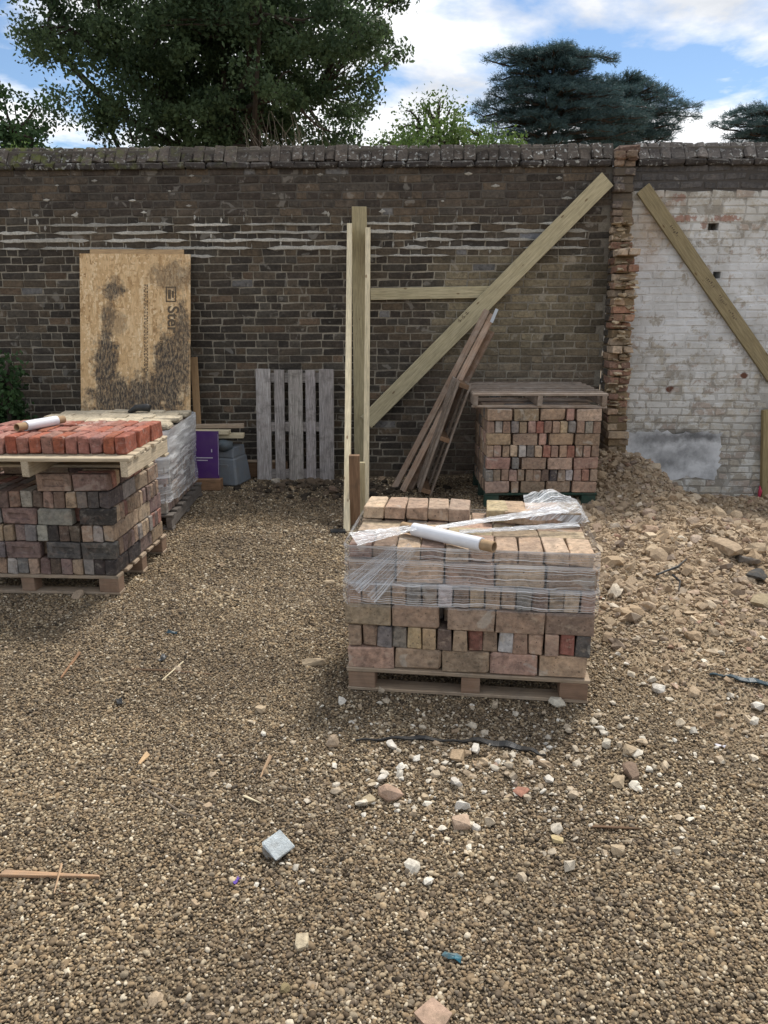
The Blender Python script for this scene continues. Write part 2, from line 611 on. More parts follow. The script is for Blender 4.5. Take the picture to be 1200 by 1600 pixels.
def mat_white_wall(joint=False):
    t = NT('flaking_whitewash' if not joint else 'whitewashed_joints')
    p = t.coords('Position')
    c = t.col()
    n = t.noise(p, 3.2, 7, 0.65)
    white = t.mix(t.ramp(n, [(0.35, 0.0), (0.65, 1.0)]), (0.47, 0.47, 0.46), (0.7, 0.715, 0.73))
    # worn towards the foot and along the top: paint gone thin over buff brick
    sp = t.node('ShaderNodeSeparateXYZ'); t.l.new(p, sp.inputs[0])
    low = t.ramp(t.math('MULTIPLY', sp.outputs[2], 0.33), [(0.0, 1.0), (0.16, 0.85), (0.36, 0.55), (0.5, 0.08), (0.72, 0.08), (0.8, 0.55), (0.9, 0.9)])
    white = t.mix(t.math('MULTIPLY', low, 0.55), white, (0.55, 0.52, 0.44))
    wear = t.ramp(t.math('ADD', t.noise(p, 7.5, 8, 0.75, 0.3), t.math('MULTIPLY', low, 0.11)), [(0.56, 0.0), (0.62, 1.0)])
    c2 = t.mix(t.math('MULTIPLY', wear, 0.75), white, t.mix(1.0, c, t.ramp(t.noise(p, 30, 5, 0.7), [(0.3, 0.7), (0.7, 1.3)]), 'MULTIPLY'))
    # bare red patches
    for (x, z, rx, rz) in ((3.3, 2.56, 0.13, 0.028), (2.9, 2.56, 0.14, 0.03), (2.6, 2.72, 0.05, 0.07), (2.85, 2.75, 0.05, 0.03), (3.12, 2.5, 0.03, 0.03)):
        m = t.ellipse(p, x, z, rx, rz, t.noise(p, 24, 5, 0.7), 0.12, 4.5)
        c2 = t.mix(t.math('MULTIPLY', m, 0.75), c2, (0.29, 0.135, 0.09))
    # tan clay run below the head of the brace
    m = t.ellipse(p, 2.62, 2.5, 0.16, 0.35, t.noise(p, 7, 4), 0.5)
    c2 = t.mix(t.math('MULTIPLY', m, 0.5), c2, (0.38, 0.27, 0.18))
    # grey grime drifting over the lower half
    g = t.ramp(t.noise(t.coords('Position', (0.8, 1, 1.2)), 2.4, 6, 0.65), [(0.48, 0.0), (0.7, 0.6)])
    c2 = t.mix(t.math('MULTIPLY', g, t.math('ADD', t.math('MULTIPLY', low, 0.6), 0.35)), c2, (0.24, 0.235, 0.225))
    for (x, z, rx, rz, a) in ((3.05, 0.44, 0.32, 0.05, 0.8), (3.25, 0.4, 0.25, 0.06, 0.7), (2.62, 0.2, 0.07, 0.06, 0.75), (2.85, 0.1, 0.2, 0.1, 0.5)):
        m = t.ellipse(p, x, z, rx, rz, t.noise(p, 6, 4), 0.7)
        c2 = t.mix(t.math('MULTIPLY', m, a), c2, (0.07, 0.07, 0.068))
    for (x, z) in ((2.93, 0.92), (3.66, 1.06)):
        m = t.ellipse(p, x, z, 0.034, 0.028, t.noise(p, 18, 3), 0.3)
        c2 = t.mix(m, c2, (0.13, 0.06, 0.04))
    sk = t.ramp(t.noise(p, 45, 3, 0.5), [(0.66, 0.0), (0.7, 1.0)])
    c2 = t.mix(t.math('MULTIPLY', sk, 0.35), c2, (0.1, 0.09, 0.08))
    if joint:
        c2 = t.mix(t.math('ADD', t.math('MULTIPLY', low, 0.5), 0.0), c2, (0.2, 0.18, 0.15))
        c2 = t.mix(t.ramp(t.math('MULTIPLY', sp.outputs[2], 0.3), [(0.838, 0.0), (0.842, 1.0)]), c2, (0.075, 0.068, 0.062))
    t.base(c2)
    b = t.bump(t.noise(p, 45, 6, 0.7), 0.55, 0.006)
    t.bump(t.noise(p, 9, 4), 0.5, 0.01, b)
    return t.m


M_WHITE = mat_white_wall()
M_WHITECORE = mat_white_wall(True)


def mat_wood(name, a, b, dark=None, grain=1.0, knots=0.5, wear=0.0, wearcol=(0.3, 0.29, 0.27), dirt=0.0):
    t = NT(name)
    p = t.coords('Object', (1, 1, 1), rand=True)
    g = t.noise(t.coords('Object', (2.2, 30, 30), rand=True), 2.2, 6, 0.65, 0.6)
    c = t.mix(t.ramp(g, [(0.3, 0.0), (0.7, 1.0)]), a, b)
    fine = t.noise(t.coords('Object', (8, 160, 160), rand=True), 1.0, 3, 0.6)
    c = t.mix(1.0, c, t.ramp(fine, [(0.3, 1 - 0.3 * grain), (0.7, 1 + 0.22 * grain)]), 'MULTIPLY')
    oi = t.node('ShaderNodeObjectInfo')
    c = t.mix(1.0, c, oi.outputs['Color'], 'MULTIPLY')
    c = t.mix(1.0, c, t.ramp(oi.outputs['Random'], [(0.0, 0.84), (1.0, 1.14)]), 'MULTIPLY')
    if knots:
        d = t.voro(t.coords('Object', (1, 2.2, 0.6), rand=True), 5.5, 'Distance')
        k = t.ramp(d, [(0.07, 1.0), (0.13, 0.0)])
        c = t.mix(t.math('MULTIPLY', k, knots), c, dark or (a[0] * 0.3, a[1] * 0.25, a[2] * 0.2))
    if wear:
        w = t.ramp(t.noise(p, 7, 6, 0.7), [(0.42, 0.0), (0.62, 1.0)])
        c = t.mix(t.math('MULTIPLY', w, wear), c, wearcol)
    if dirt:
        w = t.ramp(t.noise(t.coords('Position'), 9, 6, 0.7, 0.4), [(0.5, 0.0), (0.68, 1.0)])
        c = t.mix(t.math('MULTIPLY', w, dirt), c, (0.06, 0.05, 0.04))
    t.base(c)
    t.bump(g, 0.35, 0.004)
    return t.m


M_FRESH = mat_wood('treated_softwood', (0.4, 0.345, 0.21), (0.5, 0.44, 0.29), knots=0.75, dark=(0.12, 0.07, 0.03), dirt=0.12)
M_PALEWOOD = mat_wood('pale_softwood', (0.58, 0.49, 0.32), (0.68, 0.59, 0.41), knots=0.8, dark=(0.2, 0.11, 0.05), dirt=0.08)
M_BROWN = mat_wood('brown_timber', (0.16, 0.095, 0.055), (0.24, 0.15, 0.09), knots=0.3, dirt=0.4)
M_OLDBOARD = mat_wood('weathered_brown_board', (0.19, 0.14, 0.105), (0.32, 0.255, 0.2), knots=0.2, wear=0.45, wearcol=(0.36, 0.32, 0.28), dirt=0.35)
M_LEANBOARD = mat_wood('reddish_brown_board', (0.24, 0.155, 0.105), (0.38, 0.275, 0.2), knots=0.2, wear=0.4, wearcol=(0.42, 0.36, 0.3), dirt=0.3)
M_GREYWOOD = mat_wood('silver_grey_wood', (0.24, 0.22, 0.205), (0.44, 0.415, 0.39), knots=0.3, grain=1.9, wear=0.5, wearcol=(0.33, 0.29, 0.265), dirt=0.5)
M_PALLET = mat_wood('pallet_wood', (0.3, 0.22, 0.15), (0.4, 0.31, 0.22), knots=0.5, wear=0.35, wearcol=(0.27, 0.24, 0.2), dirt=0.35)
M_BLOCK = mat_wood('chipboard_block', (0.2, 0.125, 0.08), (0.27, 0.175, 0.12), knots=0.0, grain=0.5, wear=0.3, wearcol=(0.3, 0.23, 0.17), dirt=0.25)
M_NEWPALLET = mat_wood('new_pallet_wood', (0.44, 0.36, 0.25), (0.54, 0.455, 0.33), knots=0.5, wear=0.2, wearcol=(0.4, 0.33, 0.24), dirt=0.2)
M_DARKPALLET = mat_wood('dark_pallet_wood', (0.1, 0.085, 0.075), (0.17, 0.15, 0.13), knots=0.3, wear=0.3, wearcol=(0.2, 0.18, 0.16), dirt=0.5)
M_GREENWOOD = mat_wood('green_painted_wood', (0.022, 0.05, 0.036), (0.03, 0.065, 0.047), knots=0.0, grain=0.6, wear=0.25, wearcol=(0.14, 0.13, 0.1), dirt=0.35)


def plain(name, c, rough=0.6, spec=0.3, var=0.15, scale=12, bump=0.0, dirt=0.0):
    t = NT(name)
    p = t.coords('Position')
    k = t.mix(1.0, t.mix(1.0, c, t.node('ShaderNodeObjectInfo').outputs['Color'], 'MULTIPLY'),
              t.ramp(t.noise(p, scale, 5, 0.6), [(0.3, 1 - var), (0.7, 1 + var)]), 'MULTIPLY')
    if dirt:
        k = t.mix(t.math('MULTIPLY', t.ramp(t.noise(p, scale * 0.6, 6, 0.7), [(0.45, 0.0), (0.65, 1.0)]), dirt), k, (0.2, 0.165, 0.12))
    t.base(k)
    t.bsdf.inputs['Roughness'].default_value = rough
    t.bsdf.inputs['Specular IOR Level'].default_value = spec
    if bump:
        t.bump(t.noise(p, scale * 4, 5, 0.65), bump, 0.006)
    return t.m


def mat_stone(name, bump=0.8):
    t = NT(name)
    p = t.coords('Position')
    c = t.col()
    c = t.mix(1.0, c, t.ramp(t.noise(p, 45, 5, 0.65), [(0.3, 0.7), (0.7, 1.25)]), 'MULTIPLY')
    d = t.ramp(t.noise(p, 18, 4, 0.6), [(0.5, 0.0), (0.68, 0.5)])
    c = t.mix(d, c, (0.2, 0.15, 0.1))
    t.base(c)
    t.bump(t.noise(p, 90, 5, 0.7), bump, 0.005)
    return t.m


M_STONE = mat_stone('loose_stone')


def mat_scatter(name, stops, bump=0.4):
    t = NT(name)
    oi = t.node('ShaderNodeObjectInfo')
    c = t.ramp(oi.outputs['Random'], stops)
    p = t.coords('Position')
    c = t.mix(1.0, c, t.ramp(t.noise(p, 120, 3, 0.6), [(0.3, 0.75), (0.7, 1.25)]), 'MULTIPLY')
    c = t.mix(1.0, c, t.ramp(t.noise(p, 1.3, 4, 0.6), [(0.3, (0.72, 0.71, 0.72)), (0.7, (1.2, 1.18, 1.13))]), 'MULTIPLY')
    t.base(c)
    t.bsdf.inputs['Roughness'].default_value = 0.8
    t.bump(t.noise(p, 160, 3), bump, 0.002)
    return t.m


M_PEBBLE = mat_scatter('gravel_pebbles', [(0.0, (0.03, 0.023, 0.016)), (0.1, (0.105, 0.076, 0.047)), (0.2, (0.285, 0.208, 0.125)), (0.28, (0.135, 0.103, 0.071)), (0.37, (0.375, 0.283, 0.174)), (0.46, (0.078, 0.06, 0.044)),
    (0.56, (0.295, 0.212, 0.123)), (0.66, (0.175, 0.144, 0.108)), (0.76, (0.435, 0.345, 0.222)), (0.84, (0.105, 0.084, 0.063)), (0.95, (0.46, 0.38, 0.26)), (1.0, (0.62, 0.555, 0.44))])  # tone range widened to stand in for dark shadows between pebbles
M_RUBBLE = mat_scatter('brick_and_mortar_rubble', [(0.0, (0.2, 0.142, 0.09)), (0.15, (0.38, 0.285, 0.185)), (0.35, (0.28, 0.205, 0.135)), (0.5, (0.45, 0.352, 0.24)), (0.65, (0.33, 0.247, 0.165)), (0.8, (0.5, 0.41, 0.295)), (0.88, (0.22, 0.17, 0.13)), (0.95, (0.36, 0.28, 0.2)), (0.97, (0.29, 0.17, 0.12)), (1.0, (0.6, 0.53, 0.42))])
M_CHIPS = mat_scatter('pale_mortar_chips', [(0.0, (0.38, 0.3, 0.21)), (0.4, (0.47, 0.4, 0.3)), (0.7, (0.55, 0.5, 0.41)), (1.0, (0.66, 0.63, 0.56))])


def mat_ground():
    t = NT('earth_and_fines')
    p = t.coords('Position')
    r = t.node('ShaderNodeAttribute', attribute_name='Col')
    sp = t.node('ShaderNodeSeparateColor'); t.l.new(r.outputs['Color'], sp.inputs[0])
    grav = t.ramp(t.voro(p, 75, 'Color'), [(0.1, (0.06, 0.046, 0.03)), (0.5, (0.16, 0.12, 0.075)), (0.9, (0.29, 0.225, 0.145))])
    tan = t.ramp(t.noise(p, 14, 7, 0.7), [(0.3, (0.2, 0.145, 0.09)), (0.5, (0.33, 0.25, 0.16)), (0.7, (0.43, 0.34, 0.23))])
    c = t.mix(sp.outputs[0], grav, tan)
    soil = t.ramp(t.noise(p, 25, 6, 0.7), [(0.3, (0.03, 0.023, 0.017)), (0.7, (0.1, 0.075, 0.05))])
    c = t.mix(sp.outputs[1], c, soil)
    t.base(c)
    b = t.bump(t.voro(p, 75, 'Distance'), 0.6, 0.012)
    t.bump(t.noise(p, 40, 6, 0.7), 0.7, 0.02, b)
    return t.m


M_GROUND = mat_ground()


def mat_leaf(name, a, b, trans=0.35):
    t = NT(name)
    at = t.node('ShaderNodeAttribute', attribute_name='Col')
    sp = t.node('ShaderNodeSeparateColor'); t.l.new(at.outputs['Color'], sp.inputs[0])
    c = t.mix(sp.outputs[0], a, b)
    t.base(c)
    t.bsdf.inputs['Roughness'].default_value = 0.55
    tr = t.node('ShaderNodeBsdfTranslucent'); t.l.new(c, tr.inputs['Color'])
    mx = t.node('ShaderNodeMixShader'); mx.inputs[0].default_value = trans
    t.l.new(t.bsdf.outputs[0], mx.inputs[1]); t.l.new(tr.outputs[0], mx.inputs[2])
    t.l.new(mx.outputs[0], t.out.inputs['Surface'])
    return t.m


M_OAK = mat_leaf('oak_leaves', (0.042, 0.075, 0.042), (0.12, 0.175, 0.08), 0.55)  # leaf tones brightened to stand in for haze before the crown
M_LIGHTLEAF = mat_leaf('young_leaves', (0.06, 0.11, 0.03), (0.14, 0.21, 0.055))
M_CEDAR = mat_leaf('cedar_needles', (0.042, 0.082, 0.09), (0.095, 0.155, 0.155), 0.3)  # needle colour made bluer and paler to paint in distant haze
M_IVY = mat_leaf('evergreen_leaves', (0.028, 0.06, 0.024), (0.075, 0.14, 0.05), 0.35)
M_BARK = plain('bark', (0.055, 0.045, 0.036), 0.95, 0.1, 0.3, 8, 0.8)
M_TWIG = plain('dry_twig', (0.2, 0.16, 0.12), 0.9, 0.1, 0.3, 20)


def mat_film(name, base_alpha, streak_scale, streak_amt, tint=(0.96, 0.98, 1.0), gate=0.55, skew=0.0):
    """clear stretch film: mostly see-through, with creases, extra layers and glints painted in as white"""
    t = NT(name)
    uv = t.node('ShaderNodeAttribute', attribute_name='wrap').outputs['Vector']
    wv = t.node('ShaderNodeVectorMath', operation='MULTIPLY_ADD')
    t.l.new(t.noise(uv, 5.0, 3, 0.6, 0.0, 'Color'), wv.inputs[0]); wv.inputs[1].default_value = (0, 0.045, 0); t.l.new(uv, wv.inputs[2])
    uv = wv.outputs[0]
    mp = t.node('ShaderNodeMapping'); mp.inputs['Scale'].default_value = streak_scale; mp.inputs['Rotation'].default_value = (0, 0, skew)
    t.l.new(uv, mp.inputs['Vector'])
    n1 = t.noise(mp.outputs[0], 1.0, 5, 0.65, 0.25)
    mp2 = t.node('ShaderNodeMapping'); mp2.inputs['Scale'].default_value = tuple(s * 0.35 for s in streak_scale)
    t.l.new(uv, mp2.inputs['Vector'])
    n2 = t.noise(mp2.outputs[0], 1.0, 4, 0.6)
    crease = t.ramp(n1, [(gate, 0.0), (gate + 0.13, 1.0)])
    broad = t.ramp(n2, [(0.38, 0.25), (0.68, 1.0)])
    a = t.math('ADD', t.math('MULTIPLY', t.math('MULTIPLY', crease, broad), streak_amt), base_alpha, clamp=True)
    edge = t.node('ShaderNodeAttribute', attribute_name='thick').outputs['Fac']
    a = t.math('ADD', a, edge, clamp=True)
    lw = t.node('ShaderNodeLayerWeight'); lw.inputs['Blend'].default_value = 0.25
    a = t.math('ADD', a, t.math('MULTIPLY', lw.outputs['Facing'], 0.06), clamp=True)
    t.base(tint)
    t.bsdf.inputs['Roughness'].default_value = 0.18
    t.bsdf.inputs['Specular IOR Level'].default_value = 0.6
    t.bump(n1, 0.6, 0.01)
    tr = t.node('ShaderNodeBsdfTransparent'); tr.inputs[0].default_value = (0.97, 0.98, 1, 1)
    mx = t.node('ShaderNodeMixShader')
    t.l.new(a, mx.inputs[0]); t.l.new(tr.outputs[0], mx.inputs[1]); t.l.new(t.bsdf.outputs[0], mx.inputs[2])
    t.l.new(mx.outputs[0], t.out.inputs['Surface'])
    return t.m


M_FILM = mat_film('stretch_film', 0.015, (0.8, 200, 1), 1.1, gate=0.515)
M_FILM_SIDE = mat_film('slack_stretch_film', 0.16, (3.5, 26, 1), 0.6, gate=0.48, skew=0.7)
M_FILM_BUNCH = mat_film('bunched_stretch_film', 0.06, (2.0, 60, 1), 0.8, gate=0.46)
M_ROLLFILM = plain('film_on_roll', (0.72, 0.73, 0.76), 0.25, 0.5, 0.04, 20)
M_CARD = plain('cardboard_core', (0.36, 0.25, 0.15), 0.85, 0.1, 0.15, 30, 0.2)
M_CARDIN = plain('cardboard_inside', (0.17, 0.11, 0.07), 0.9, 0.1, 0.1, 30)
M_PURPLE = plain('purple_plastic', (0.075, 0.022, 0.15), 0.4, 0.4, 0.08, 6, 0, 0.12)
M_WHITEPRINT = plain('white_print', (0.6, 0.58, 0.62), 0.6, 0.2, 0.1)
M_TUB = plain('grey_plastic', (0.17, 0.195, 0.22), 0.5, 0.35, 0.12, 9, 0.1, 0.35)
M_BLACKPL = plain('black_plastic', (0.018, 0.02, 0.022), 0.45, 0.4, 0.2, 30, 0.2, 0.15)
M_BLUEPL = plain('blue_black_plastic', (0.02, 0.045, 0.06), 0.4, 0.4, 0.3, 25, 0.2, 0.1)
M_TEAL = plain('teal_plastic', (0.02, 0.11, 0.15), 0.5, 0.3, 0.25, 40, 0.2, 0.5)
M_VIOLET = plain('violet_foil', (0.12, 0.06, 0.36), 0.3, 0.5, 0.2, 40, 0.2, 0.3)
M_INK = plain('black_ink', (0.13, 0.1, 0.07), 0.8, 0.1, 0.3, 40)
M_RED = plain('pink_red_plastic', (0.5, 0.05, 0.1), 0.5, 0.3, 0.1)
M_GALV = plain('galvanised_steel', (0.5, 0.54, 0.58), 0.35, 0.6, 0.1, 20)
M_DARKHOLE = plain('soot_inside_hole', (0.012, 0.011, 0.01), 1.0, 0.0, 0.2)
M_CONCRETE = plain('pale_concrete', (0.5, 0.545, 0.555), 0.9, 0.15, 0.2, 35, 0.9, 0.3)
M_CONCRETE2 = plain('grey_concrete', (0.3, 0.28, 0.25), 0.9, 0.15, 0.2, 25, 0.9, 0.2)
M_CEMENT = None


def mat_cement():
    t = NT('cement_render')
    p = t.coords('Position')
    c = t.mix(t.ramp(t.noise(p, 4, 6, 0.65), [(0.38, 0.0), (0.6, 1.0)]), (0.36, 0.365, 0.37), (0.64, 0.65, 0.66))
    for (x, z, rx, rz, a) in ((2.95, 0.4, 0.25, 0.05, 0.6), (3.3, 0.43, 0.2, 0.045, 0.7), (3.0, 0.2, 0.2, 0.1, 0.4), (2.6, 0.16, 0.08, 0.06, 0.7), (3.3, 0.25, 0.15, 0.08, 0.4)):
        m = t.ellipse(p, x, z, rx, rz, t.noise(p, 9, 6, 0.65), 0.7, 3.5)
        c = t.mix(t.math('MULTIPLY', m, a), c, (0.06, 0.06, 0.06))
    t.base(c)
    t.bump(t.noise(p, 22, 6, 0.65), 0.5, 0.008)
    return t.m


M_CEMENT = mat_cement()


def mat_osb():
    t = NT('strand_board')
    cols = [(0.0, (0.32, 0.185, 0.08)), (0.3, (0.58, 0.38, 0.19)), (0.65, (0.7, 0.49, 0.27)), (1.0, (0.85, 0.67, 0.43))]
    a = t.voro(t.coords('Object', (1, 1, 0.22), (0, 0.35, 0)), 36, 'Color')
    b = t.voro(t.coords('Object', (1, 1, 0.2), (0, -0.55, 0)), 30, 'Color')
    e = t.voro(t.coords('Object', (0.3, 1, 1), (0, 0.3, 0)), 28, 'Color')
    sw = t.noise(t.coords('Object'), 26, 2)
    s1 = t.ramp(sw, [(0.46, 0.0), (0.52, 1.0)]); s2 = t.ramp(t.noise(t.coords('Object'), 31, 2), [(0.56, 0.0), (0.6, 1.0)])
    c = t.mix(s1, t.ramp(a, cols), t.ramp(b, cols))
    c = t.mix(s2, c, t.ramp(e, cols))
    fine = t.noise(t.coords('Object', (120, 1, 18), (0, 0.3, 0)), 1, 3)
    c = t.mix(1.0, c, t.ramp(fine, [(0.3, 0.82), (0.7, 1.15)]), 'MULTIPLY')
    p = t.coords('Object')
    wob = t.noise(p, 9, 6, 0.7)
    # mildew: local x -0.6..0.6, z 0..2.44
    stains = [(-0.22, 2.08, 0.1, 0.09, 0.75), (-0.2, 2.2, 0.04, 0.03, 0.4), (-0.27, 1.8, 0.06, 0.15, 0.65), (-0.16, 1.74, 0.07, 0.1, 0.35), (-0.3, 1.34, 0.11, 0.36, 0.85),
              (-0.2, 1.0, 0.24, 0.2, 0.85), (0.1, 0.98, 0.24, 0.24, 0.95), (0.33, 1.22, 0.15, 0.4, 0.95), (0.47, 1.5, 0.09, 0.42, 0.75),
              (0.4, 2.22, 0.2, 0.13, 0.5), (0.0, 0.5, 0.6, 0.4, 0.8), (-0.45, 0.85, 0.12, 0.1, 0.5)]
    tot = None
    for (x, z, rx, rz, am) in stains:
        m = t.math('MULTIPLY', t.ellipse(p, x, z, rx * 1.15, rz * 1.1, wob, 0.25, 2.8), min(1, am * 1.25))
        tot = m if tot is None else t.math('MAXIMUM', tot, m)
    grain = t.ramp(t.noise(t.coords('Object', (60, 1, 20), (0, 0.4, 0)), 1.0, 5, 0.7), [(0.38, 0.5), (0.56, 1.0)])
    c = t.mix(t.math('MULTIPLY', tot, grain), c, (0.06, 0.051, 0.044))
    t.base(c)
    t.bsdf.inputs['Roughness'].default_value = 0.75
    t.bump(fine, 0.25, 0.003)
    return t.m


M_OSB = mat_osb()
M_OSB2 = mat_wood('strand_board_edge', (0.42, 0.28, 0.15), (0.52, 0.36, 0.2), knots=0.0, dirt=0.2)

# ------------------------------------------------------------------ ground
def axis(lo, hi, step, far):
    core = np.arange(lo, hi + step / 2, step)
    out_hi, out_lo = [], []
    d = step
    v = hi
    while v < far:
        d *= 1.45; v += d; out_hi.append(v)
    d = step; v = lo
    while v > -far:
        d *= 1.45; v -= d; out_lo.append(v)
    return np.array(out_lo[::-1] + list(core) + out_hi)


gx, gy = axis(-4.6, 5.2, 0.045, 400), axis(1.0, 8.6, 0.045, 400)
GX, GY = np.meshgrid(gx, gy)
GZ = ground_h(GX, GY)
far_fade = smooth(14, 8.8, np.abs(GX)) * smooth(14, 9.0, np.abs(GY))
GZ = GZ * far_fade
nx, ny = len(gx), len(gy)
idx = np.arange(nx * ny).reshape(ny, nx)
GF = np.stack([idx[:-1, :-1], idx[:-1, 1:], idx[1:, 1:], idx[1:, :-1]], -1).reshape(-1, 4)
gcol = np.zeros((nx * ny, 3), np.float32)
gcol[:, 0] = rub_mask(GX, GY).ravel()
soil = np.exp(-((GX + 0.45) / 0.9) ** 2 - ((GY - 7.45) / 0.42) ** 2) + 0.8 * np.exp(-((GX - 0.6) / 0.6) ** 2 - ((GY - 7.6) / 0.5) ** 2)
gcol[:, 1] = np.clip(soil * (0.6 + fbm(GX * 3, GY * 3)), 0, 1).ravel()
gme = mk_mesh_np('ground', np.stack([GX.ravel(), GY.ravel(), GZ.ravel()], 1), GF, gcol, True)
link('ground', gme, M_GROUND, kind='structure')


# ---- scattering by instances (gravel and rubble nobody could count)
def variant_collection(name, makers, mat, smooth_shade):
    c = bpy.data.collections.new(name)
    for k, (V, F) in enumerate(makers):
        me = mk_mesh(name + '_piece', V, F, None, smooth_shade)
        me.materials.append(mat)
        o = bpy.data.objects.new(name + '_piece', me)
        c.objects.link(o)
    return c


def scatter(name, pts, scl, coll, label, cat, tilt=0.5):
    me = bpy.data.meshes.new(name)
    pts = np.asarray(pts, np.float32)
    me.vertices.add(len(pts)); me.vertices.foreach_set('co', pts.ravel())
    a = me.attributes.new('psize', 'FLOAT', 'POINT'); a.data.foreach_set('value', np.asarray(scl, np.float32))
    me.update()
    o = link(name, me, None, kind='stuff', label=label, cat=cat)
    ng = bpy.data.node_groups.new(name + '_scatter', 'GeometryNodeTree')
    ng.interface.new_socket('Geometry', in_out='INPUT', socket_type='NodeSocketGeometry')
    ng.interface.new_socket('Geometry', in_out='OUTPUT', socket_type='NodeSocketGeometry')
    N, L = ng.nodes, ng.links
    gi, go = N.new('NodeGroupInput'), N.new('NodeGroupOutput')
    ci = N.new('GeometryNodeCollectionInfo'); ci.inputs['Collection'].default_value = coll
    ci.inputs['Separate Children'].default_value = True; ci.inputs['Reset Children'].default_value = True
    ip = N.new('GeometryNodeInstanceOnPoints'); ip.inputs['Pick Instance'].default_value = True
    rv = N.new('FunctionNodeRandomValue'); rv.data_type = 'FLOAT_VECTOR'
    rv.inputs['Min'].default_value = (-tilt, -tilt, 0); rv.inputs['Max'].default_value = (tilt, tilt, 6.283)
    ri = N.new('FunctionNodeRandomValue'); ri.data_type = 'INT'
    ri.inputs['Min'].default_value if False else None
    for s in ri.inputs:
        if s.type == 'INT' and s.name == 'Min': s.default_value = 0
        if s.type == 'INT' and s.name == 'Max': s.default_value = len(coll.objects) - 1
    at = N.new('GeometryNodeInputNamedAttribute'); at.data_type = 'FLOAT'; at.inputs['Name'].default_value = 'psize'
    L.new(gi.outputs[0], ip.inputs['Points']); L.new(ci.outputs[0], ip.inputs['Instance'])
    L.new([s for s in rv.outputs if s.type == 'VECTOR'][0], ip.inputs['Rotation'])
    L.new([s for s in ri.outputs if s.type == 'INT'][0], ip.inputs['Instance Index'])
    L.new([s for s in at.outputs if s.type == 'VALUE'][0], ip.inputs['Scale'])
    L.new(ip.outputs[0], go.inputs[0])
    md = o.modifiers.new('scatter', 'NODES'); md.node_group = ng
    return o


def frustum_points(n_per_m2, y0, y1, rng):
    side = 1 / math.sqrt(n_per_m2)
    X, Y = [], []
    ys = np.arange(y0, y1, side)
    for y in ys:
        w = min(0.6 * y + 0.45, 4.6)
        xs = np.arange(-w, w, side)
        X.append(xs + (rng.rand(len(xs)) - 0.5) * side * 1.1); Y.append(y + (rng.rand(len(xs)) - 0.5) * side * 1.1)
    return np.concatenate(X), np.concatenate(Y)


rs = np.random.RandomState(3)
parts_ = [frustum_points(d_, a_, b_, rs) for (d_, a_, b_) in ((17500, 1.15, 3.0), (11500, 3.0, 4.8), (5800, 4.8, 7.95))]
X, Y = np.concatenate([p_[0] for p_ in parts_]), np.concatenate([p_[1] for p_ in parts_])
m = rub_mask(X, Y)
soilm = np.exp(-((X + 0.45) / 0.9) ** 2 - ((Y - 7.45) / 0.42) ** 2)
keep = rs.rand(len(X)) > np.maximum(m * (0.5 + 0.42 * smooth(3.2, 4.6, Y)), soilm * 0.8)
fines = smooth(0.55, 0.72, fbm(X * 0.8 + 40, Y * 1.1 + 12, 4))          # trodden patches where dust fills the stones
keep &= rs.rand(len(X)) > fines * 0.45
keep &= Y < WD + WT * X - 0.03
X, Y = X[keep], Y[keep]
R = np.clip(0.0039 * np.exp(rs.normal(size=len(X)) * 0.36), 0.002, 0.012) * (0.9 + 0.2 * fbm(X * 2, Y * 2)) * (1 + 0.4 * smooth(3.0, 6, Y))
Z = ground_h(X, Y) + rs.rand(len(X)) * 0.006 + R * 0.15
peb = variant_collection('gravel', [ico(rs, 2, 0.25, 1.15 + 0.2 * rs.rand(), 0.85, 0.62 + 0.15 * rs.rand()) for k in range(7)], M_PEBBLE, True)
scatter('gravel', np.stack([X, Y, Z], 1), R, peb, 'brown and tan pea gravel spread over the yard', 'gravel', 0.6)

X, Y = frustum_points(1700, 1.5, 8.0, rs)
m = rub_mask(X, Y)
heap = np.exp(-((X - 2.3) / 0.5) ** 2 - ((Y - 7.2) / 0.8) ** 2)
keep = (rs.rand(len(X)) < np.clip(m ** 1.5 * (0.35 + 0.65 * smooth(3.0, 4.6, Y)) + heap, 0.006, 1)) & (Y < WD + WT * X - 0.06)
X, Y = X[keep], Y[keep]
Rr = np.clip(0.0125 * np.exp(rs.normal(size=len(X)) * 0.55), 0.005, 0.062) * (0.75 + 0.35 * smooth(3.0, 5.0, Y))
Z = ground_h(X, Y) + Rr * 0.2
chunks = variant_collection('rubble', [hull_rock(rs, 1.25, 0.9, 0.5 + 0.3 * rs.rand(), 13) for k in range(8)] + [hull_rock(rs, 1.2, 0.7, 0.45, 24, 0.75) for k in range(4)] + [ico(rs, 2, 0.6, 1.1, 0.9, 0.65) for k in range(3)], M_RUBBLE, False)
scatter('rubble', np.stack([X, Y, Z], 1), Rr, chunks, 'tan broken brick and mortar rubble heaped on the right of the yard', 'rubble', 0.7)

n = 620
X = np.concatenate([rs.normal(0.28, 0.4, n), rs.normal(1.2, 0.6, 240), rs.normal(-0.25, 0.1, 14)])
Y = np.concatenate([rs.normal(2.6, 0.25, n), rs.normal(3.0, 0.55, 240), rs.normal(2.1, 0.06, 14)])
k = (Y > 1.5) & ~((np.abs(X - 0.42) < 0.6) & (np.abs(Y - 3.58) < 0.42))
X, Y = X[k], Y[k]
Rc = np.clip(0.0072 * np.exp(rs.normal(size=len(X)) * 0.5), 0.0035, 0.024)
nb_ = 110
Xb = np.concatenate([rs.normal(0.35, 0.45, nb_), rs.uniform(0.9, 2.0, nb_)]); Yb = np.concatenate([rs.normal(2.62, 0.28, nb_), rs.uniform(2.2, 3.9, nb_)])
kb = (Yb > 1.6) & ~((np.abs(Xb - 0.42) < 0.6) & (np.abs(Yb - 3.58) < 0.42))
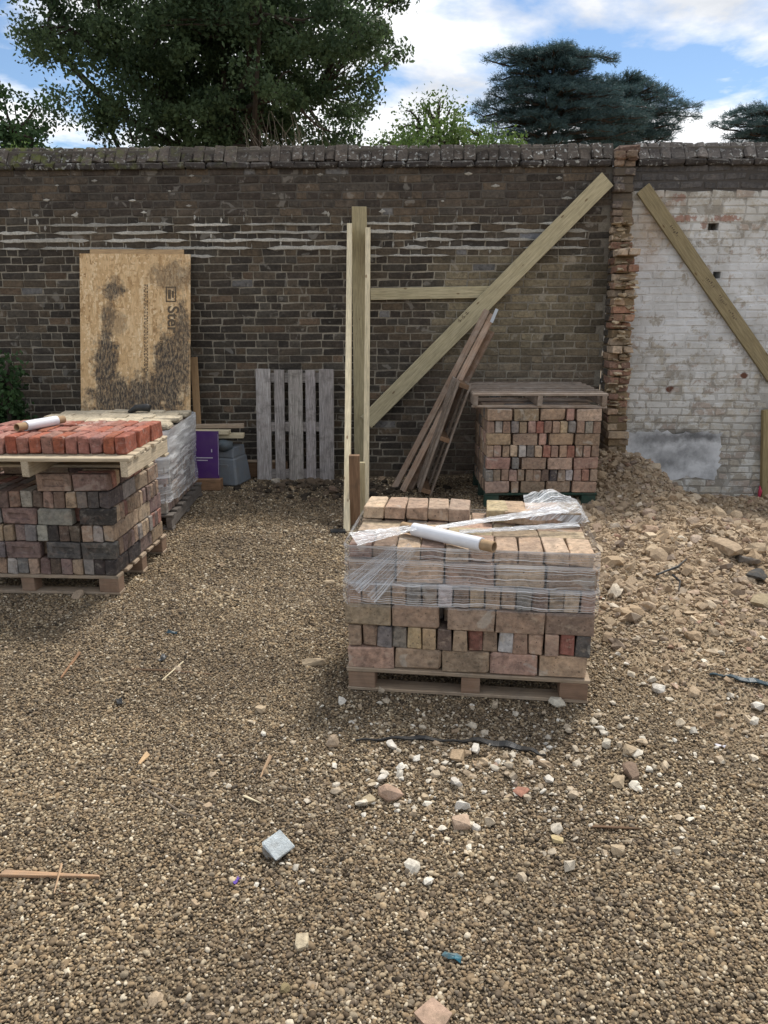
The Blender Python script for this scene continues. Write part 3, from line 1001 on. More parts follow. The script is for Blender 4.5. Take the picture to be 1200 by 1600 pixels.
X, Y = np.concatenate([X, Xb[kb]]), np.concatenate([Y, Yb[kb]])
Rc = np.concatenate([Rc, np.clip(0.015 * np.exp(rs.normal(size=int(kb.sum())) * 0.35), 0.008, 0.03)])
chip = variant_collection('mortar_chips', [hull_rock(rs, 1.1, 0.9, 0.6, 14) for k in range(7)], M_CHIPS, False)
scatter('mortar_chips', np.stack([X, Y, ground_h(X, Y) + Rc * 0.35 + 0.004], 1), Rc, chip, 'scattered pale mortar chips lying on the gravel before the front brick stack', 'chips', 0.6)

# clods of dark soil below the leaning grey pallet
X = rs.normal(-0.5, 0.5, 420); Y = rs.normal(7.35, 0.22, 420)
k = (Y < 7.75) & (X > -1.5)
X, Y = X[k], Y[k]
M_CLOD = mat_scatter('dark_soil_clods', [(0.0, (0.025, 0.02, 0.015)), (0.6, (0.06, 0.045, 0.03)), (1.0, (0.11, 0.08, 0.055))])
clod = variant_collection('soil_clods', [ico(rs, 2, 0.6, 1.2, 0.9, 0.6) for k in range(5)], M_CLOD, False)
Rk = np.clip(0.02 * np.exp(rs.normal(size=len(X)) * 0.5), 0.006, 0.06)
scatter('soil_clods', np.stack([X, Y, ground_h(X, Y) + Rk * 0.2], 1), Rk, clod, 'dark turned soil in clods below the grey pallet', 'soil', 0.6)

# ------------------------------------------------------------------ the garden wall
def brick_variants(L, W, Hh, n, b, jit, chip, mat, nm='brick'):
    out = []
    for k in range(n):
        V, F = cbox(L, W, Hh, b, jit, RS, chip)
        me = mk_mesh(nm, V, F); me.materials.append(mat)
        out.append((me, V, F))
    return out


def lay_courses(u0, u1, z0, n, rng, phead=0.38, ch=0.075):
    """(u, z, length) for every brick of a rough mixed bond"""
    out = []
    for k in range(n):
        u = u0 - rng.rand() * 0.2
        z = z0 + k * ch
        while u < u1:
            L = 0.1025 if rng.rand() < phead else 0.215
            L *= 1 + (rng.rand() - 0.5) * 0.06
            out.append((u + L / 2, z, L, k)); u += L + 0.011
    return out


def wall_to_world(u, y, z):
    c, s = math.cos(WANG), math.sin(WANG)
    return u * c - y * s, WD + u * s + y * c, z


def pick_largest(lay, cover, limit):
    sc = []
    for i, (u, z, L, k) in enumerate(lay):
        x, y, zz = wall_to_world(u, 0, z)
        px, py = project(x, y, zz)
        w = 1200 * L / y
        ok = 8 < px < 1192 and zz > 0.05 and not any(a < px < b and c < py < d for (a, b, c, d) in cover)
        sc.append((w if ok else -1, i))
    sc.sort(reverse=True)
    return set(i for s, i in sc[:limit] if s > 0)


def ribbon(u0, u1, z, w, rng, proud=0.011, step=0.025):
    """an uneven smear of mortar lying along a bed joint"""
    n = max(3, int((u1 - u0) / step))
    us = np.linspace(u0, u1, n)
    ph = rng.rand() * 100
    taper = np.minimum(1, np.minimum(np.arange(n), np.arange(n)[::-1]) / 3.0) * 0.9 + 0.1
    up = w * (0.25 + 1.1 * fbm(us * 14 + ph, us * 0 + ph, 3)) * taper
    dn = w * (0.25 + 0.9 * fbm(us * 11 + ph + 40, us * 0 + ph, 3)) * taper
    zz = z + (fbm(us * 3 + ph, us * 0, 2) - 0.5) * 0.012
    V, F = [], []
    for i in range(n):
        y = -proud * (0.6 + 0.7 * rng.rand())
        V += [(us[i], 0.012, zz[i] + up[i] + 0.002), (us[i], y, zz[i] + up[i] * 0.6), (us[i], y, zz[i] - dn[i] * 0.6), (us[i], 0.012, zz[i] - dn[i] - 0.002)]
    for i in range(n - 1):
        for k in range(3):
            F.append([i * 4 + k, i * 4 + k + 1, (i + 1) * 4 + k + 1, (i + 1) * 4 + k])
    return V, F


def core_mesh(name, u0, u1, z0, z1, holes, front=0.006, depth=0.33):
    J = Joined()
    def slab(a, b, c, d, y0, y1):
        V, F = cbox(b - a, y1 - y0, d - c, 0.0005)
        J.add(V + np.array([(a + b) / 2, (y0 + y1) / 2, (c + d) / 2]), F)
    zz = z0
    for (hu0, hu1, hz0, hz1) in sorted(holes, key=lambda h: h[2]):
        slab(u0, u1, zz, hz0, front, 0.2)
        slab(u0, hu0, hz0, hz1, front, 0.2); slab(hu1, u1, hz0, hz1, front, 0.2)
        zz = hz1
    slab(u0, u1, zz, z1, front, 0.2)
    slab(u0, u1, z0, z1, 0.2, depth)
    return J.mesh(name)


def dark_colour(u, z, rng):
    pal = [(0.058, 0.047, 0.037), (0.08, 0.064, 0.047), (0.046, 0.039, 0.032), (0.1, 0.076, 0.052), (0.07, 0.061, 0.049)]
    c = np.array(pal[rng.randint(len(pal))])
    q = rng.rand()
    olive = smooth(0.45, 0.7, u) * smooth(2.3, 2.15, z) * smooth(0.7, 1.2, z) * (0.6 + 0.4 * smooth(1.9, 1.3, u))
    dusty = smooth(0.1, 0.9, u) * smooth(1.5, 1.0, z)
    c = c * (1 - 0.75 * olive) + np.array((0.24, 0.2, 0.128)) * 0.75 * olive * (0.6 + 0.7 * q)
    c = c * (1 - 0.6 * dusty) + np.array((0.145, 0.112, 0.086)) * 0.6 * dusty * (0.6 + 0.7 * q)
    mid = smooth(0.5, -0.3, u) * smooth(2.1, 1.7, z)
    if rng.rand() < 0.06 * mid: c = np.array((0.12, 0.085, 0.058))
    if z > 2.6: c = c * 0.85 + np.array((0.018, 0.014, 0.012))
    if rng.rand() < 0.01: c = np.array((0.15, 0.145, 0.14))
    if 2.35 < z < 2.55 and 1.4 < u < 1.6: c = np.array((0.24, 0.245, 0.26)) if abs(z - 2.37) < 0.05 else c
    return c * (0.8 + 0.45 * rng.rand())


wr = np.random.RandomState(21)
wall = thing('brick_garden_wall', 'tall dark sooty brick garden wall behind the stacks, left of the broken stub', 'wall', (0, WD, 0), (0, 0, WANG), kind='thing')
WU0, WU1 = -5.6, 2.22
link('mortar_core', core_mesh('mortar_core', WU0, WU1, -0.5, 3.03, []), M_MORTAR, wall)
lay = lay_courses(WU0, WU1 - 0.12, -0.29, 45, wr)
COVER_D = [(118, 310, 385, 760), (0, 330, 640, 900), (300, 400, 670, 760), (398, 523, 568, 745), (540, 582, 320, 830), (580, 760, 445, 470), (735, 950, 590, 780), (540, 940, 770, 1100)]
single = pick_largest(lay, COVER_D, 296)
VS_S = brick_variants(0.215, 0.1, 0.0635, 6, 0.0035, 0.0028, 0.25, M_WALLBRICK)
VS_H = brick_variants(0.1025, 0.1, 0.0635, 5, 0.0035, 0.0028, 0.25, M_WALLBRICK)
J = Joined()
for i, (u, z, L, k) in enumerate(lay):
    c = dark_colour(u, z, wr)
    vs_ = VS_S if L > 0.15 else VS_H
    me, V, F = vs_[wr.randint(len(vs_))]
    yy = 0.05 + (wr.rand() - 0.5) * 0.006
    if 2.2 < z < 2.55: yy -= 0.0
    sx = L / (0.215 if L > 0.15 else 0.1025)
    rz = (wr.rand() - 0.5) * 0.02; ry = (wr.rand() - 0.5) * 0.014
    if i in single:
        o = link('brick', me, None, wall, (u, yy, z), (0, ry, rz), c)
        o.scale = (sx, 1, 1)
    else:
        M = Matrix.Translation((u, yy, z)) @ Euler((0, ry, rz)).to_matrix().to_4x4() @ Matrix.Diagonal((sx, 1, 1, 1))
        J.add(V, F, M, c)
link('brick_courses', J.mesh('brick_courses'), M_WALLBRICK, wall, kind='stuff')

J = Joined()
for k, (zc, dens, w) in enumerate(((2.19, 0.45, 0.015), (2.265, 0.7, 0.019), (2.34, 0.9, 0.024), (2.415, 0.97, 0.024), (2.49, 0.97, 0.023), (2.565, 0.75, 0.018))):
    zc = -0.29 + round((zc + 0.29) / 0.075) * 0.075 - 0.0375
    u = -3.9
    while u < 1.95:
        seg = 0.25 + wr.rand() * 1.1
        if wr.rand() < dens:
            J.add(*ribbon(u, min(u + seg, 2.0), zc, w * (0.8 + 0.5 * wr.rand()), wr), None, np.array((1, 1, 1)) * (0.75 + 0.4 * wr.rand()))
        u += seg + 0.03 + wr.rand() * 0.15
for k in range(95):       # smeared upright joints and dabs
    u = wr.uniform(-3.9, 2.0)
    z = wr.uniform(2.25, 2.62) if k < 75 else wr.uniform(2.6, 3.0) if k < 110 else wr.uniform(1.2, 2.2)
    V, F = ribbon(-0.03, 0.03, 0, 0.02 + 0.012 * wr.rand(), wr, 0.006, 0.012)
    V = np.array(V)
    V = np.stack([V[:, 2] * (0.35 if k % 3 else 1.1), V[:, 1], V[:, 0] * (0.7 + 0.4 * wr.rand())], 1) if k < 75 else np.stack([V[:, 0] * (0.5 + 1.2 * wr.rand()), V[:, 1] * 0.6, V[:, 2] * (0.6 + 0.9 * wr.rand())], 1)
    J.add(V + np.array([u, 0, z]), F, None, np.array((1, 1, 1)) * (0.55 + 0.5 * wr.rand()))
link('mortar_smear', J.mesh('mortar_smear'), M_SMEAR, wall, kind='stuff')


def coping(parent, u0, u1, rng, upper=(0.075, 0.061, 0.05)):
    """oversailing course and a course of weathered bricks on edge with a sloping front"""
    V, F = cbox(u1 - u0, 0.2, 0.15, 0.002)
    me = mk_mesh('coping', V + np.array([(u0 + u1) / 2, 0.16, 3.14]), F)
    bed = link('coping', me, M_MORTAR, parent)
    u = u0
    while u < u1:                                   # the oversailing course
        L = min(0.215 * (0.95 + 0.1 * rng.rand()), u1 - u)
        V, F = cbox(L - 0.003, 0.4, 0.058, 0.006, 0.004, rng, 0.3)
        me = mk_mesh('oversail_brick', V, F); me.materials.append(M_COPING)
        link('oversail_brick', me, None, bed, (u + L / 2, 0.155 + (rng.rand() - 0.5) * 0.012, 3.06 + (rng.rand() - 0.5) * 0.006), (0, (rng.rand() - 0.5) * 0.03, 0), np.array((0.055, 0.048, 0.044)) * (0.8 + 0.5 * rng.rand()))
        u += L
    u = u0
    while u < u1:
        L = min(0.108 * (0.9 + 0.25 * rng.rand()), u1 - u)
        if L < 0.03: break
        V, F = cbox(L - 0.004, 0.36, 0.165, 0.006, 0.004, rng, 0.3)
        V = V.copy()
        top = V[:, 2] > 0
        fr = V[:, 1] < 0
        V[top & fr, 1] += 0.11                     # sloping front
        V[top & ~fr, 1] -= 0.08
        me = mk_mesh('coping_brick', V, F); me.materials.append(M_COPING)
        link('coping_brick', me, None, bed, (u + L / 2, 0.16 + (rng.rand() - 0.5) * 0.02, 3.172 + (rng.rand() - 0.5) * 0.009), ((rng.rand() - 0.5) * 0.04, (rng.rand() - 0.5) * 0.05, (rng.rand() - 0.5) * 0.03), np.array(upper) * (0.6 + 0.7 * rng.rand()))
        u += L


coping(wall, -5.6, 2.2, wr)

# white painted stretch of the wall on the right
white = thing('white_painted_wall', 'whitewashed brick wall with flaking paint to the right of the broken stub', 'wall', (0, WD, 0), (0, 0, WANG), kind='thing')
lay = lay_courses(2.42, 6.2, -0.59, 49, wr, 0.33)
h1 = on_wall(1115, 357); h2 = on_wall(1121, 427)
holes = []
for hp, hw in ((h1, 0.1), (h2, 0.075)):
    zr = -0.59 + round((hp.z + 0.59) / 0.075) * 0.075
    holes.append((hp.x - hw / 2, hp.x + hw / 2, zr - 0.033, zr + 0.033))
link('mortar_core', core_mesh('mortar_core', 2.3, 6.2, -0.7, 3.03, holes, 0.0055), M_WHITECORE, white, color=(0.3, 0.27, 0.22))
fixed = []
for (u, z, L, k) in lay:                       # open the two holes: cut bricks back from them
    u0, u1 = u - L / 2, u + L / 2
    hit = [h for h in holes if h[2] < z < h[3] and u1 > h[0] and u0 < h[1]]
    if hit:
        h = hit[0]
        if h[0] - u0 > 0.04: fixed.append(((u0 + h[0]) / 2, z, h[0] - u0, k))
        if u1 - h[1] > 0.04: fixed.append(((u1 + h[1]) / 2, z, u1 - h[1], k))
    else: fixed.append((u, z, L, k))
lay = fixed
COVER_W = [(0, 1003, 0, 1000), (1170, 1200, 560, 800)]
single = pick_largest(lay, COVER_W, 296)
VW_S = brick_variants(0.215, 0.1, 0.068, 6, 0.006, 0.002, 0.2, M_WHITE)
VW_H = brick_variants(0.1025, 0.1, 0.068, 5, 0.006, 0.002, 0.2, M_WHITE)
VG_S = brick_variants(0.215, 0.1, 0.066, 4, 0.006, 0.003, 0.3, M_WALLBRICK)
J, J2 = Joined(), Joined()
for i, (u, z, L, k) in enumerate(lay):
    bare = z > 2.83 + 0.03 * math.sin(u * 9)          # two unpainted courses under the coping
    c = np.array((0.085, 0.08, 0.078)) * (0.8 + 0.5 * wr.rand()) if bare else np.array([(0.38, 0.34, 0.27), (0.42, 0.38, 0.31), (0.33, 0.28, 0.21), (0.35, 0.27, 0.21)][wr.randint(4)]) * (0.8 + 0.4 * wr.rand())
    big = L > 0.16
    vs_ = VG_S if bare else (VW_S if big else VW_H)
    me, V, F = vs_[wr.randint(len(vs_))]
    sx = L / (0.1025 if (not big and not bare) else 0.215)
    yy = 0.05 + (wr.rand() - 0.5) * 0.005
    if wr.rand() < 0.03: yy += 0.012
    rz = (wr.rand() - 0.5) * 0.012; ry = (wr.rand() - 0.5) * 0.012
    if i in single:
        o = link('brick', me, None, white, (u, yy, z), (0, ry, rz), c); o.scale = (sx, 1, 1)
    else:
        M = Matrix.Translation((u, yy, z)) @ Euler((0, ry, rz)).to_matrix().to_4x4() @ Matrix.Diagonal((sx, 1, 1, 1))
        (J2 if bare else J).add(V, F, M, c)
link('brick_courses', J.mesh('brick_courses'), M_WHITE, white, kind='stuff')
link('unpainted_brick_courses', J2.mesh('unpainted_brick_courses'), M_WALLBRICK, white, kind='stuff')
coping(white, 2.43, 6.2, wr, (0.095, 0.083, 0.075))
# smooth cement patch low on the wall
pa = [(2.47, 0.5), (2.62, 0.47), (2.8, 0.49), (3.05, 0.47), (3.3, 0.48), (3.52, 0.46), (3.5, 0.3), (3.52, 0.12), (3.47, -0.02), (3.2, 0.0), (3.0, -0.05), (2.8, -0.03), (2.62, -0.06), (2.5, 0.05)]
pv = []
for i in range(len(pa)):
    a, b = np.array(pa[i]), np.array(pa[(i + 1) % len(pa)])
    for s in np.linspace(0, 1, 6)[:-1]:
        q = a * (1 - s) + b * s
        pv.append((q[0] + (wr.rand() - 0.5) * 0.045, q[1] + (wr.rand() - 0.5) * 0.04))
nP = len(pv)
V = [(x, -0.005, z) for x, z in pv] + [(x, 0.03, z) for x, z in pv]
F = [list(range(nP))[::-1]] + [[i, (i + 1) % nP, nP + (i + 1) % nP, nP + i] for i in range(nP)]
me = mk_mesh('cement_patch', V, F)
bm = bmesh.new(); bm.from_mesh(me); bmesh.ops.recalc_face_normals(bm, faces=bm.faces); bm.to_mesh(me); bm.free()
link('cement_patch', me, M_CEMENT, white, label='smooth grey cement patch')

# ---- the broken end of the cross wall
stub = thing('broken_wall_stub', 'ragged broken end of a demolished brick cross wall beside the white wall', 'wall', (0, WD, 0), (0, 0, WANG), kind='thing')
J = Joined()
sr = np.random.RandomState(5)
for k in range(43):
    z = -0.02 + k * 0.075
    lean = 0.05 * (1 - z / 3.1)
    u0, u1 = 2.195 + lean, 2.395 + lean
    if z > 2.62: off = 0.10 + 0.03 * sr.rand()
    elif z > 2.3: off = 0.16 + 0.05 * sr.rand()
    elif z > 0.7: off = 0.40 + 0.06 * (sr.rand() - 0.5)
    else: off = 0.44 + (0.7 - z) * 0.12
    tooth = (0.07 if k % 2 else 0.0) * (1 if z > 0.75 else 0.25)
    off -= tooth
    if z > 2.5: base = np.array((0.2, 0.145, 0.105)) if sr.rand() < 0.6 else np.array((0.12, 0.1, 0.088))
    elif z > 1.2: base = np.array([(0.35, 0.245, 0.165), (0.31, 0.19, 0.13), (0.4, 0.31, 0.225), (0.28, 0.155, 0.105)][sr.randint(4)])
    elif z > 0.65: base = np.array([(0.27, 0.16, 0.115), (0.22, 0.135, 0.1), (0.33, 0.235, 0.165)][sr.randint(3)])
    else: base = np.array((0.33, 0.25, 0.17))
    # mortar behind the course
    V, F = cbox(u1 - u0 - 0.02, max(off - 0.07, 0.03), 0.072, 0.004, 0.004, sr)
    J.add(V + np.array([(u0 + u1) / 2, -(max(off - 0.07, 0.03)) / 2, z]), F, None, (1, 0.82, 0.62))
    def put(u, y, L, W, tw=0.0, jit=0.006):
        V, F = cbox(L, W, 0.062, 0.004, jit, sr, 0.4)
        me = mk_mesh('brick', V, F); me.materials.append(M_STUBBRICK)
        link('brick', me, None, stub, (u, y, z), ((sr.rand() - 0.5) * 0.05, (sr.rand() - 0.5) * 0.05, tw + (sr.rand() - 0.5) * 0.06), base * (0.75 + 0.5 * sr.rand()))
    if k % 4 == 3 and z < 2.5:
        ln = min(0.21, off)
        put((u0 + u1) / 2, -off + 0.055, u1 - u0, 0.11)
        y = -off + 0.11
    else:
        ybase = -off + min(0.215, off)
        for q in range(2):
            e = sr.rand() * 0.085
            if sr.rand() < 0.1 and z < 2.5: continue
            ln = min(0.215, off)
            w = (u1 - u0) / 2 - 0.006
            put(u0 + w / 2 + q * (w + 0.012), -off + e + ln / 2, ln, w, math.pi / 2)
            ybase = -off + ln
        y = ybase
    c_save = base
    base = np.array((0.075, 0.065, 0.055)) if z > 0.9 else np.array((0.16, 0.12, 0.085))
    while y < -0.03:                          # left-face bricks, painted dark as the unlit side, back to the garden wall
        ln = min(0.215, -y)
        put(u0 + 0.05, y + ln / 2 + 0.004, ln - 0.008, 0.1, math.pi / 2, 0.003)
        y += ln
link('mortar_bed', J.mesh('mortar_bed'), M_MORTAR, stub, kind='stuff')
J = Joined()
for k in range(110):                          # lumps of old mortar clinging to the broken end
    z = sr.uniform(0.3, 2.55)
    lean = 0.05 * (1 - z / 3.1)
    V, F = hull_rock(sr, 0.03 + 0.035 * sr.rand(), 0.05, 0.012 + 0.014 * sr.rand(), 12)
    off = 0.36 if z < 2.25 else 0.13
    J.add(V + np.array([sr.uniform(2.2, 2.38) + lean, -off + sr.uniform(-0.02, 0.07), z]), F, None, np.array((0.85, 0.7, 0.53)) * sr.uniform(0.6, 1.3))
link('mortar_lumps', J.mesh('mortar_lumps'), M_SMEAR, stub, kind='stuff')
for (du, dz, c) in ((0.0, 3.175, (0.14, 0.09, 0.07)), (0.0, 3.108, (0.17, 0.105, 0.078)), (0.105, 3.108, (0.13, 0.09, 0.072))):
    wide = 0.21 if dz > 3.15 else 0.1
    V, F = cbox(wide, 0.34, 0.062, 0.009, 0.006, sr, 0.5)
    me = mk_mesh('brick', V, F); me.materials.append(M_STUBBRICK)
    link('brick', me, None, stub, (2.21 + du + wide / 2, 0.1, dz), (0, (sr.rand() - 0.5) * 0.06, 0), c)

# ------------------------------------------------------------------ shoring timbers against the wall
def wallpt(px, py, off):
    return on_wall(px, py, off)


wn_ = Vector((math.sin(WANG), -math.cos(WANG), 0))          # out of the wall, towards the yard
a = wallpt(561.5, 323, 0.03); b = wallpt(564.5, 738, 0.03)
beam_between('upright_plank', a, b, 0.145, 0.045, M_FRESH, wn_, label='wide upright greenish plank fixed flat against the dark wall', cat='plank', color=(0.78, 0.76, 0.72))
# two raking props, edge-on, from the wall plank down to stakes in the yard
a = wallpt(546.5, 357, 0.06); b = gpt(542, 829); b.z -= 0.05
beam_between('raking_prop', a, b, 0.05, 0.145, M_PALEWOOD, (0, -1, 0.6), label='long pale raking prop on the left of the upright plank', cat='prop', group='raking props')
a = wallpt(575, 362, 0.06); b = on_ground(572, 795); b.z -= 0.05
beam_between('raking_prop', a, b, 0.05, 0.145, M_PALEWOOD, (0, -1, 0.6), label='pale raking prop on the right, its foot hidden by the wrapped stack', cat='prop', group='raking props')
b = on_ground(554, 826)
beam_between('timber_stake', (b.x, b.y + 0.10, -0.25), (b.x, b.y + 0.10, 0.585), 0.085, 0.06, M_BROWN, (0, -1, 0), label='short dark brown stake driven between the raking props', cat='stake')
b = on_ground(567, 812)
beam_between('timber_stake', (b.x - 0.005, b.y + 0.12, -0.25), (b.x - 0.005, b.y + 0.12, 0.47), 0.05, 0.05, M_FRESH, (0, -1, 0), label='short pale stake beside the right raking prop', cat='stake')
a = wallpt(579, 459.5, 0.025); b = wallpt(775, 456, 0.025)
beam_between('horizontal_plank', a, b, 0.115, 0.04, M_FRESH, wn_, label='horizontal plank fixed to the dark wall beside the upright plank', cat='plank')
a = wallpt(949, 280, 0.075); b = wallpt(572, 660, 0.075)
br = beam_between('diagonal_brace', a, b, 0.165, 0.045, M_FRESH, wn_, label='long diagonal brace rising to the stub across the dark wall', cat='brace')
a = wallpt(1004, 294, 0.03); b = wallpt(1212, 594, 0.03)
br2 = beam_between('diagonal_brace', a, b, 0.14, 0.045, M_FRESH, wn_, label='diagonal brace falling to the right across the white wall', cat='brace', color=(0.72, 0.68, 0.62))
a = wallpt(1199, 640, 0.04); b = wallpt(1196, 786, 0.04)
beam_between('timber_post', a, b, 0.1, 0.06, M_FRESH, wn_, label='upright post at the white wall foot by the right edge', cat='post', color=(0.75, 0.68, 0.55))
b = wallpt(1187, 768, 0.06)
V, F = tube([(b.x, b.y, b.z - 0.06), (b.x + 0.005, b.y, b.z), (b.x - 0.006, b.y, b.z + 0.06)], [0.014, 0.02, 0.006], 7)
link('marker_peg', mk_mesh('marker_peg', V, F), M_RED, label='small pink-red peg at the foot of the right post', cat='peg')


def ink_marks(parent, spots, nm='grade_stamp'):
    """little stamped marks lying on the face of a plank (its own +Z side)"""
    J = Joined()
    for (x, y, w, h, r) in spots:
        V, F = cbox(w, h, 0.0016, 0.0002)
        M = Matrix.Translation((x, y, 0.0)) @ Matrix.Rotation(r, 4, 'Z')
        J.add(V, F, M)
    o = link(nm, J.mesh(nm), M_INK, parent, kind='stuff')
    return o


sp = []
for k in range(3):
    x = 0.14 + 0.05 * k
    for (dx, dy, w, h, r) in ((0, -0.045, 0.03, 0.006, 0.4), (0.006, -0.06, 0.006, 0.026, 0.2), (0.018, -0.055, 0.006, 0.02, -0.3)):
        sp.append((x + dx, dy, w, h, r))
o = ink_marks(br, sp); o.location.z = 0.0235
sp = []
for x0_ in (-0.72, -0.1, 0.12, 0.3):
    for k in range(6):
        sp.append((x0_ + 0.022 * k, rnd.uniform(-0.008, 0.008) + 0.01, rnd.uniform(0.005, 0.014), rnd.uniform(0.012, 0.026), rnd.uniform(-0.35, 0.35)))
o = ink_marks(br2, sp); o.location.z = 0.0235

# ------------------------------------------------------------------ pallets
def pallet(name, label, M, W, D, mats, style='block', ndeck=7, h_block=0.08, group='wooden pallets', bw=0.095, deck_t=0.02, base_rows=(0, 1, 2)):
    """deck boards along X; blocks or stringers below; origin at the middle of the front edge, underside at z = 0"""
    md, mb, mbot = mats
    loc, rot, _ = M.decompose()
    t = thing(name, label, 'pallet', loc, rot.to_euler(), group)
    bot = 0.018
    for i in base_rows:
        y = 0.05 + i * (D - 0.1) / 2
        board('base_board', W, bw, bot, mbot, t, (0, y, bot / 2))
    if style == 'block':
        for i in range(3):
            for j in range(3):
                bwid = 0.125 if i != 1 else 0.085
                x = (-W / 2 + bwid / 2 + 0.004) if i == 0 else (W / 2 - bwid / 2 - 0.004) if i == 2 else 0.02
                y = 0.05 + j * (D - 0.1) / 2
                board('block', bwid, 0.093, h_block, mb, t, (x, y, bot + h_block / 2))
    else:
        for i in range(3):
            x = -W / 2 + 0.03 + i * (W - 0.06) / 2
            board('stringer', D, 0.042, h_block, mb, t, (x, D / 2, bot + h_block / 2), (0, 0, math.pi / 2))
    z = bot + h_block + deck_t / 2
    for i in range(ndeck):
        y = bw / 2 + i * (D - bw) / (ndeck - 1)
        board('deck_board', W * (1 + rnd.uniform(-0.006, 0.006)), bw, deck_t, md, t, (rnd.uniform(-0.006, 0.006), y, z + rnd.uniform(-0.0015, 0.0015)), (0, 0, rnd.uniform(-0.006, 0.006)))
    return t


def frame(x, y, z, r):
    return Matrix.Translation((x, y, z)) @ Matrix.Rotation(r, 4, 'Z')


# ------------------------------------------------------------------ bricks in stacks
PAL = {'buff': (0.445, 0.335, 0.232), 'tan': (0.37, 0.27, 0.19), 'brown': (0.285, 0.202, 0.147), 'pinkish': (0.365, 0.242, 0.188), 'red': (0.29, 0.13, 0.098),
       'grey': (0.215, 0.19, 0.172), 'pale grey': (0.34, 0.305, 0.265), 'yellow': (0.41, 0.315, 0.19), 'dark brown': (0.14, 0.1, 0.08), 'white-faced': (0.52, 0.49, 0.46),
       'mauve': (0.2, 0.142, 0.125), 'black': (0.055, 0.048, 0.045), 'dark grey': (0.1, 0.09, 0.083), 'brick-red': (0.3, 0.1, 0.062), 'pale red': (0.32, 0.165, 0.13), 'pale yellow': (0.5, 0.43, 0.315)}
ORD = ['', 'first', 'second', 'third', 'fourth', 'fifth', 'sixth', 'seventh', 'eighth', 'ninth', 'tenth', 'eleventh', 'twelfth', 'thirteenth', 'fourteenth', 'fifteenth', 'sixteenth', 'seventeenth', 'eighteenth']
BL, BW, BH = 0.211, 0.1015, 0.063
_stackmesh = {}


def frog_brick(rng):
    """chamfered brick with a shallow frog sunk in its +Z bed"""
    V, F = cbox(BL, BW, BH, 0.0035, 0.0025, rng, 0.25)
    V = list(map(list, V))
    top = [f for f in F if len(f) == 4 and all(i % 3 == 2 for i in f) and all(V[i][2] > 0 for i in f)][0]
    F = [f for f in F if f is not top]
    q = [np.array(V[i]) for i in top]
    cen = sum(q) / 4
    inner, low = [], []
    for p in q:
        d = p - cen
        e = cen + np.array([d[0] * 0.68, d[1] * 0.5, 0.0]); inner.append(len(V)); V.append(list(e))
    for p in q:
        d = p - cen
        e = cen + np.array([d[0] * 0.6, d[1] * 0.36, -0.013]); low.append(len(V)); V.append(list(e))
    for k in range(4):
        n = (k + 1) % 4
        F.append([top[k], top[n], inner[n], inner[k]]); F.append([inner[k], inner[n], low[n], low[k]])
    F.append(low)
    return np.array(V), F


def stack_mesh(mat, kind='plain'):
    key = (mat.name, kind)
    if key not in _stackmesh:
        L = []
        for k in range(9 if kind == 'plain' else 4):
            V, F = cbox(BL, BW, BH, 0.0034, 0.0034, RS, 0.25) if kind == 'plain' else frog_brick(RS)
            me = mk_mesh('brick', V, F); me.materials.append(mat)
            L.append((me, V, F))
        _stackmesh[key] = L
    L = _stackmesh[key]
    return L[RS.randint(len(L))]


RX90 = Matrix.Rotation(math.pi / 2, 4, 'X')
RZ90 = Matrix.Rotation(math.pi / 2, 4, 'Z')
ORI = {'S': RX90, 'H': RZ90 @ RX90, 's': Matrix.Identity(4), 'h': RZ90}     # stretcher/header on edge, the same laid flat
SIZE = {'S': (BL, BH, BW), 'H': (BH, BL, BW), 's': (BL, BW, BH), 'h': (BW, BL, BH)}


def brick_matrix(Mf, x, y, z, o, scale=1.0, wob=1.0):
    j = Euler((rnd.uniform(-.02, .02) * wob, rnd.uniform(-.02, .02) * wob, rnd.uniform(-.03, .03) * wob)).to_matrix().to_4x4()
    return Mf @ Matrix.Translation((x, y, z)) @ j @ ORI[o] @ Matrix.Diagonal((scale, 1, 1, 1))


def colour(nm):
    c = np.array(PAL[nm])
    return c * RS.uniform(0.82, 1.18) * (1 + RS.uniform(-0.05, 0.05, 3))


def put_brick(Mf, x, y, z, o, cname, label, mat, group, kind='plain', name='brick', scale=1.0, wob=1.0):
    me, V, F = stack_mesh(mat, kind)
    ob = link(name, me, None, color=colour(cname), label=label, cat='brick', group=group, mw=brick_matrix(Mf, x, y, z, o, scale, wob))
    return ob


def course(Mf, z, y0, o, names, x0, x1, mat, group, lab, frogs=(), gaps=(), name='brick', yj=0.008):
    """one visible row of bricks from x0 to x1; names: colour of each; lab: text after the ordinal"""
    w = SIZE[o][0]
    n = len(names) + len(gaps)
    tot = n * w - sum(w - g for _, g in gaps)
    sp = (x1 - x0 - tot) / max(1, n - 1)
    x = x0
    gi = dict(gaps)
    i = 0
    for k in range(n):
        if k in gi:
            x += gi[k] + sp; continue
        cn = names[i]
        kind = 'frog' if i in frogs else 'plain'
        put_brick(Mf, x + w / 2, y0 + SIZE[o][1] / 2 + RS.uniform(-yj, yj), z + SIZE[o][2] / 2, o, cn, lab(i + 1, cn), mat, group, kind, name)
        x += w + sp; i += 1


